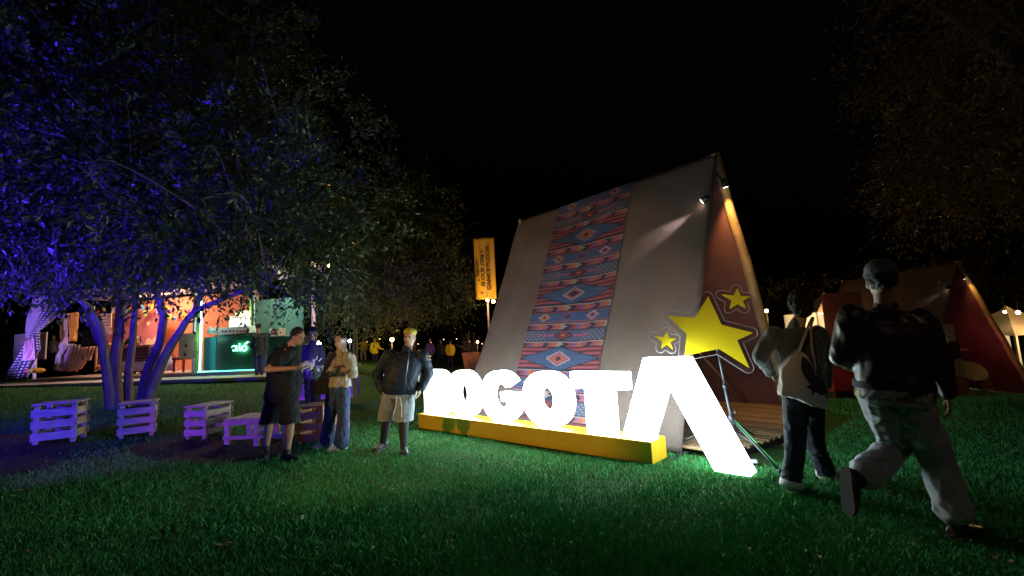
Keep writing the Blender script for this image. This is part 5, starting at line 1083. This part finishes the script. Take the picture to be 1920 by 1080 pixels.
bulb_light(895, 641, 24, 20, warm, 'low warm bulb beside the foot of the banner pole', .07)
bulb_light(1437, 583, 16, 30, (1, .5, .15), 'warm bulb just right of the big tent\'s leg', .06)
bulb_light(1547, 571, 17, 12, (1, .58, .25), 'warm bulb between the two walkers\' heads', .08)
bulb_light(1884, 585, 17.5, 0, (1, .7, .35), 'left warm bulb hanging on the white marquee', .05, False, 30)
bulb_light(1909, 586, 17.5, 0, (1, .7, .35), 'right warm bulb hanging on the white marquee', .07, False, 30)
# warm light string in the branches
sl = empty('string_light', D(140, 500, 12), 'string of tiny warm bulbs running through the blue-lit tree', 'string light')
sp_px = [(20, 478), (45, 484), (72, 489), (88, 494), (138, 506), (170, 512), (262, 491), (298, 490), (330, 498), (345, 497), (10, 470)]
W_ = [D(x, y, 11.6) for x, y in sorted(sp_px)]; MB().tube(W_, .006, 5).build('wire', black, sl)
for p in W_: MB().sph(p - V(0, 0, .05), .032, 8, 6).build('bulb', M('fairy_bulb', (1, .8, .5), emit=(1, .66, .32), estr=16), sl, smooth=True)
sl = empty('string_light', D(700, 640, 28), 'far string of tiny bulbs under the trees behind the lawn', 'string light')
W_ = [D(x, 640 + 5 * math.sin(x * .05), 28) for x in range(640, 905, 24)]; MB().tube(W_, .01, 5).build('wire', black, sl)
for p in W_: MB().sph(p, .03, 8, 6).build('bulb', M('fairy_dim', (1, .7, .4), emit=(1, .5, .25), estr=4), sl, smooth=True)
# banner
bt_ = 21.0; c0, c1, c2_, c3 = D(893, 445, bt_), D(931, 447, bt_), D(925, 562, bt_), D(888, 560, bt_)
gb = onz(D(905, 690, bt_)); bn = empty('banner', gb, 'tall yellow banner flag with sideways black lettering on a pale pole', 'banner')
bw = 1.0 * (c1 - c0).length; bh = (c0.z - c3.z); bc = (c0 + c1 + c2_ + c3) / 4
vs = []; nx, ny = 10, 30
for j in range(ny + 1):
    for i in range(nx + 1): u, v = i / nx, j / ny; vs.append(V(bc.x + (u - .5) * bw, bc.y + .035 * math.sin(u * 9 + v * 3), bc.z + (.5 - v) * bh))
o = MB().add(vs, [(j * (nx + 1) + i, j * (nx + 1) + i + 1, (j + 1) * (nx + 1) + i + 1, (j + 1) * (nx + 1) + i) for j in range(ny) for i in range(nx)]).build('flag', M('banner_yellow', (.72, .42, .02), .8, .08, 2), bn, smooth=True); so = o.modifiers.new('t', 'SOLIDIFY'); so.thickness = .006
RBn = axes(V(0, 0, 1), V(-1, 0, 0), V(0, -1, 0)); ink = M('banner_ink', (.03, .02, .01), .8)
for txt, dx, sz, dz_ in (('DANCE FLOOR', .17, .27, .0), ('IS OUR ONLY', -.10, .25, .02), ('THIS CITY', -.34, .16, .02)): link_mesh('lettering', text_mesh(txt, sz, RBn, bc + V(dx * bw, -.06, dz_), .01, .004, sx=1.12), ink, bn)
for k in range(2): link_mesh('lettering', text_mesh('I III', .12, axes(V(1, 0, 0), V(0, 0, 1), V(0, -1, 0)), bc + V(-.2, -.06, -bh * .40 - k * .0), .01, .004), ink, bn) if k == 0 else None
MB().tube([V(bc.x + .05, bc.y + .06, gb.z), V(bc.x + .05, bc.y + .06, bc.z + bh / 2)], .045, 8).build('pole', M('pale_pole', (.6, .5, .4), .5), bn, smooth=True)
for z in (bc.z + bh / 2, bc.z - bh / 2): MB().tube([V(bc.x - bw / 2, bc.y + .02, z), V(bc.x + bw / 2, bc.y + .02, z)], .022, 6).build('crossbar', metal_dk, bn)
lamp('banner_light', 'SPOT', V(bc.x + .6, bc.y - 2.5, bc.z - 2.6), 190, (1, .62, .22), bc, spot_size=math.radians(75), spot_blend=.7, shadow_soft_size=.05)
# white marquees at the far right
def marquee(lab, px, py_top, d, w, col, e):
    p = D(px, py_top, d); g = onz(p); z0 = g.z; hh = (p.z - z0) - 1.15; t = empty('marquee', V(p.x, p.y, z0), lab, 'marquee', 'white peaked marquees'); cs = [V(p.x + a * w / 2, p.y + b * w / 2, z0 + hh) for a, b in ((-1, -1), (1, -1), (1, 1), (-1, 1))]
    vs = []; 
    for k in range(7):
        f = k / 6; r = (1 - f); cv = r ** 1.5 if k else 1
        for a, b in ((-1, -1), (1, -1), (1, 1), (-1, 1)): vs.append(V(p.x + a * w / 2 * cv, p.y + b * w / 2 * cv, z0 + hh + (p.z - z0 - hh) * f))
    fs = [(4 * k + i, 4 * k + (i + 1) % 4, 4 * k + 4 + (i + 1) % 4, 4 * k + 4 + i) for k in range(6) for i in range(4)]
    MB().add(vs, fs).build('roof', M('marquee_cloth', (.78, .66, .48), .8, .05), t)
    for c in cs: MB().box(V(c.x, c.y, z0 + hh / 2), (.08, .08, hh)).build('post', wht, t)
    MB().box(V(p.x, p.y + w / 2, z0 + hh / 2), (w, .03, hh)).build('back_wall', M('marquee_wall', (.8, .74, .62), .8, .05), t)
    MB().box(V(p.x, p.y, z0 + hh - .05), (.8, .1, .05)).build('light_bar', M('light_bar_cream', (.9, .8, .6), emit=(1, .8, .5), estr=5), t)
    lamp('marquee_light', 'POINT', V(p.x, p.y, z0 + hh - .3), e, (1, .75, .42), shadow_soft_size=.2); lamp('marquee_top_light', 'POINT', V(p.x - w * .2, p.y - w * .75, z0 + hh + .2), e * 1.2, (1, .6, .22), shadow_soft_size=.1)
marquee('white peaked marquee glowing warm at the far right edge', 1886, 573, 19, 4.0, warm, 260)
marquee('small far marquee peak between the two walkers', 1544, 548, 26, 3.0, warm, 120)
# things at the far tent: leaflet stand, round table, pallet screen
fz = FTZ
fs_ = empty('poster_stand', onz(D(1790, 735, 12.3)), 'tall narrow poster stand beside the leather-jacket walker\'s arm', 'poster stand')
pst = [(1757, 607, 1787, 640, (.50, .36, .22)), (1762, 641, 1797, 672, (.08, .03, .02)), (1768, 673, 1806, 706, (.45, .32, .14)), (1774, 707, 1814, 738, (.35, .10, .05))]
for k, (x0, y0, x1, y1, c) in enumerate(pst):
    a, b, c_, d_ = D(x0, y0, 12.3), D(x1, y0, 12.3), D(x1 + 6, y1, 12.2), D(x0 + 5, y1, 12.2); MB().add([a, b, c_, d_] + [p + V(0, .03, 0) for p in (a, b, c_, d_)], [(3, 2, 1, 0), (4, 5, 6, 7), (0, 1, 5, 4), (1, 2, 6, 5), (2, 3, 7, 6), (3, 0, 4, 7)]).build('poster_panel', M('poster_%s' % 'abcd'[k], c, .7, .4, 8), fs_)
tt = onz(D(1838, 735, 12.8)); rt2 = empty('round_table', tt, 'small round wooden table inside the far tent', 'table'); rt2c = D(1822, 696, 12.8)
MB().tube([rt2c, rt2c + V(-.006, -.022, .022)], .33, 24).build('tabletop', M('lit_oak', (.62, .44, .2), .5), rt2)
for a in (0, 2.1, 4.2): MB().tube([rt2c, V(rt2c.x + .25 * math.cos(a), rt2c.y + .25 * math.sin(a), tt.z)], .014, 6).build('leg', metal_dk, rt2)
psx = empty('pallet_screen', onz(D(1850, 735, 14.6)), 'dark wooden slatted screen at the back of the far tent', 'screen'); pw_ = M('dark_pallet', (.14, .06, .03), .8, .3)
for k in range(9): MB().box(D(1873, 664 + k * 8, 14.6), (1.05, .03, .085), bev=.004).build('slat', pw_, psx)
for x in (1847, 1898): MB().box(D(x, 697, 14.63), (.07, .05, 1.15)).build('post', pw_, psx)
MB().box(D(1815, 655, 14.65), (1.5, .06, .06)).build('rail', pw_, psx)
for k, (x, y) in enumerate(((1478, 690), (1565, 660), (1580, 705))):
    pass
lamp('far_tent_glow', 'POINT', V(13.4, 13.6, 0.3), 11, (1, .28, .22), shadow_soft_size=.2)
lamp('right_park_light', 'POINT', V(11, 3.5, 6.0), 34, (1, .62, .3), shadow_soft_size=.3)

# red panels glimpsed between the walkers
rp_ = onz(D(1578, 735, 11.5)); rpn = empty('display_wall', rp_, 'dim orange-red display wall glimpsed between the two walkers', 'wall'); MB().box(D(1590, 650, 11.5), (1.1, .06, 2.7), Rz(.15)).build('wall_panel', M('rust_wall', (.22, .075, .045), .8, .15, 3), rpn); MB().box(D(1583, 712, 11.3), (.9, .3, .5), Rz(.15), bev=.01).build('shelf_box', M('red_box', (.45, .04, .04), .6), rpn)
lamp('rust_glow', 'POINT', D(1580, 600, 10.6), 3, (1, .45, .2), shadow_soft_size=.1)

# ================================================================== LITTER, LEAVES
dry = [M('dry_leaf_%s' % k, c, .8, .2, 20) for k, c in (('a', (.32, .16, .08)), ('b', (.42, .30, .16)), ('c', (.22, .12, .06)))]
def dry_leaf(px, py, s_, mt, lab, grp=None):
    p = G(px, py) + V(0, 0, .03); a = random.random() * 6.28; u = V(math.cos(a), math.sin(a), .15); w = V(-math.sin(a), math.cos(a), .1); vs = [p - u * s_ / 2, p + w * s_ * .3 + V(0, 0, .012), p + u * s_ / 2, p - w * s_ * .3 + V(0, 0, .014), p + V(0, 0, .002), p + u * s_ * .25 + w * s_ * .22, p + u * s_ * .25 - w * s_ * .22]
    o = MB().add(vs, [(0, 4, 1), (1, 4, 5), (5, 4, 2), (2, 4, 6), (6, 4, 3), (3, 4, 0)]).build('dry_leaf', mt, None, p); tag(o, lab, 'leaf', grp)
dry_leaf(418, 1030, .11, dry[0], 'largest reddish dry leaf on the dark lawn in front'); dry_leaf(434, 1026, .07, dry[1], 'second dry leaf touching the largest reddish one')
sc = G(567, 978); tag(MB().box(sc + V(0, 0, .035), (.025, .012, .03), Rz(.6)).build('paper_scrap', M('paper_scrap', (.75, .75, .78)), None, sc), 'tiny white paper scrap on the dark lawn', 'paper scrap')
random.seed(11)
for k in range(70):
    px, py = random.uniform(20, 1900), random.uniform(800, 1065)
    if 780 < px < 1260 and py < 890: continue
    dry_leaf(px, py, random.uniform(.025, .05), dry[k % 3], 'small dry leaf scattered on the lawn', 'small dry leaves on the lawn')
for k in range(16): dry_leaf(random.uniform(1390, 1480), random.uniform(800, 850), .04, dry[k % 3], 'small dry leaf scattered on the lawn', 'small dry leaves on the lawn')
# floodlight housings (out of frame)
for loc, lab in ((STAR_FILL_LOC, 'added warm fill spotlight behind the viewer aimed at the yellow stars'), (CROWN_LOC, 'blue floodlight aimed up into the crown of the big tree'), (MAG_LOC, 'small magenta floodlight on a short stand left of the viewer'), (BLUE_LOC, 'blue LED floodlight on a short stand beyond the left edge'), (WARM_LOC, 'warm floodlight on a stand beyond the left edge')):
    d = (V(-3.5, 7, 2) - loc).normalized() if loc is not WARM_LOC else (V(-1.0, 6.1, .85) - loc).normalized(); g = onz(loc); fl = empty('floodlight', g, lab, 'floodlight')
    MB().tube([g, loc - d * .2], .03, 8).build('stand', metal_dk, fl); MB().tube([loc - d * .3, loc - d * .14], [.12, .16], 12).build('housing', metal_dk, fl)

bpy.data.scenes.remove(TMP)
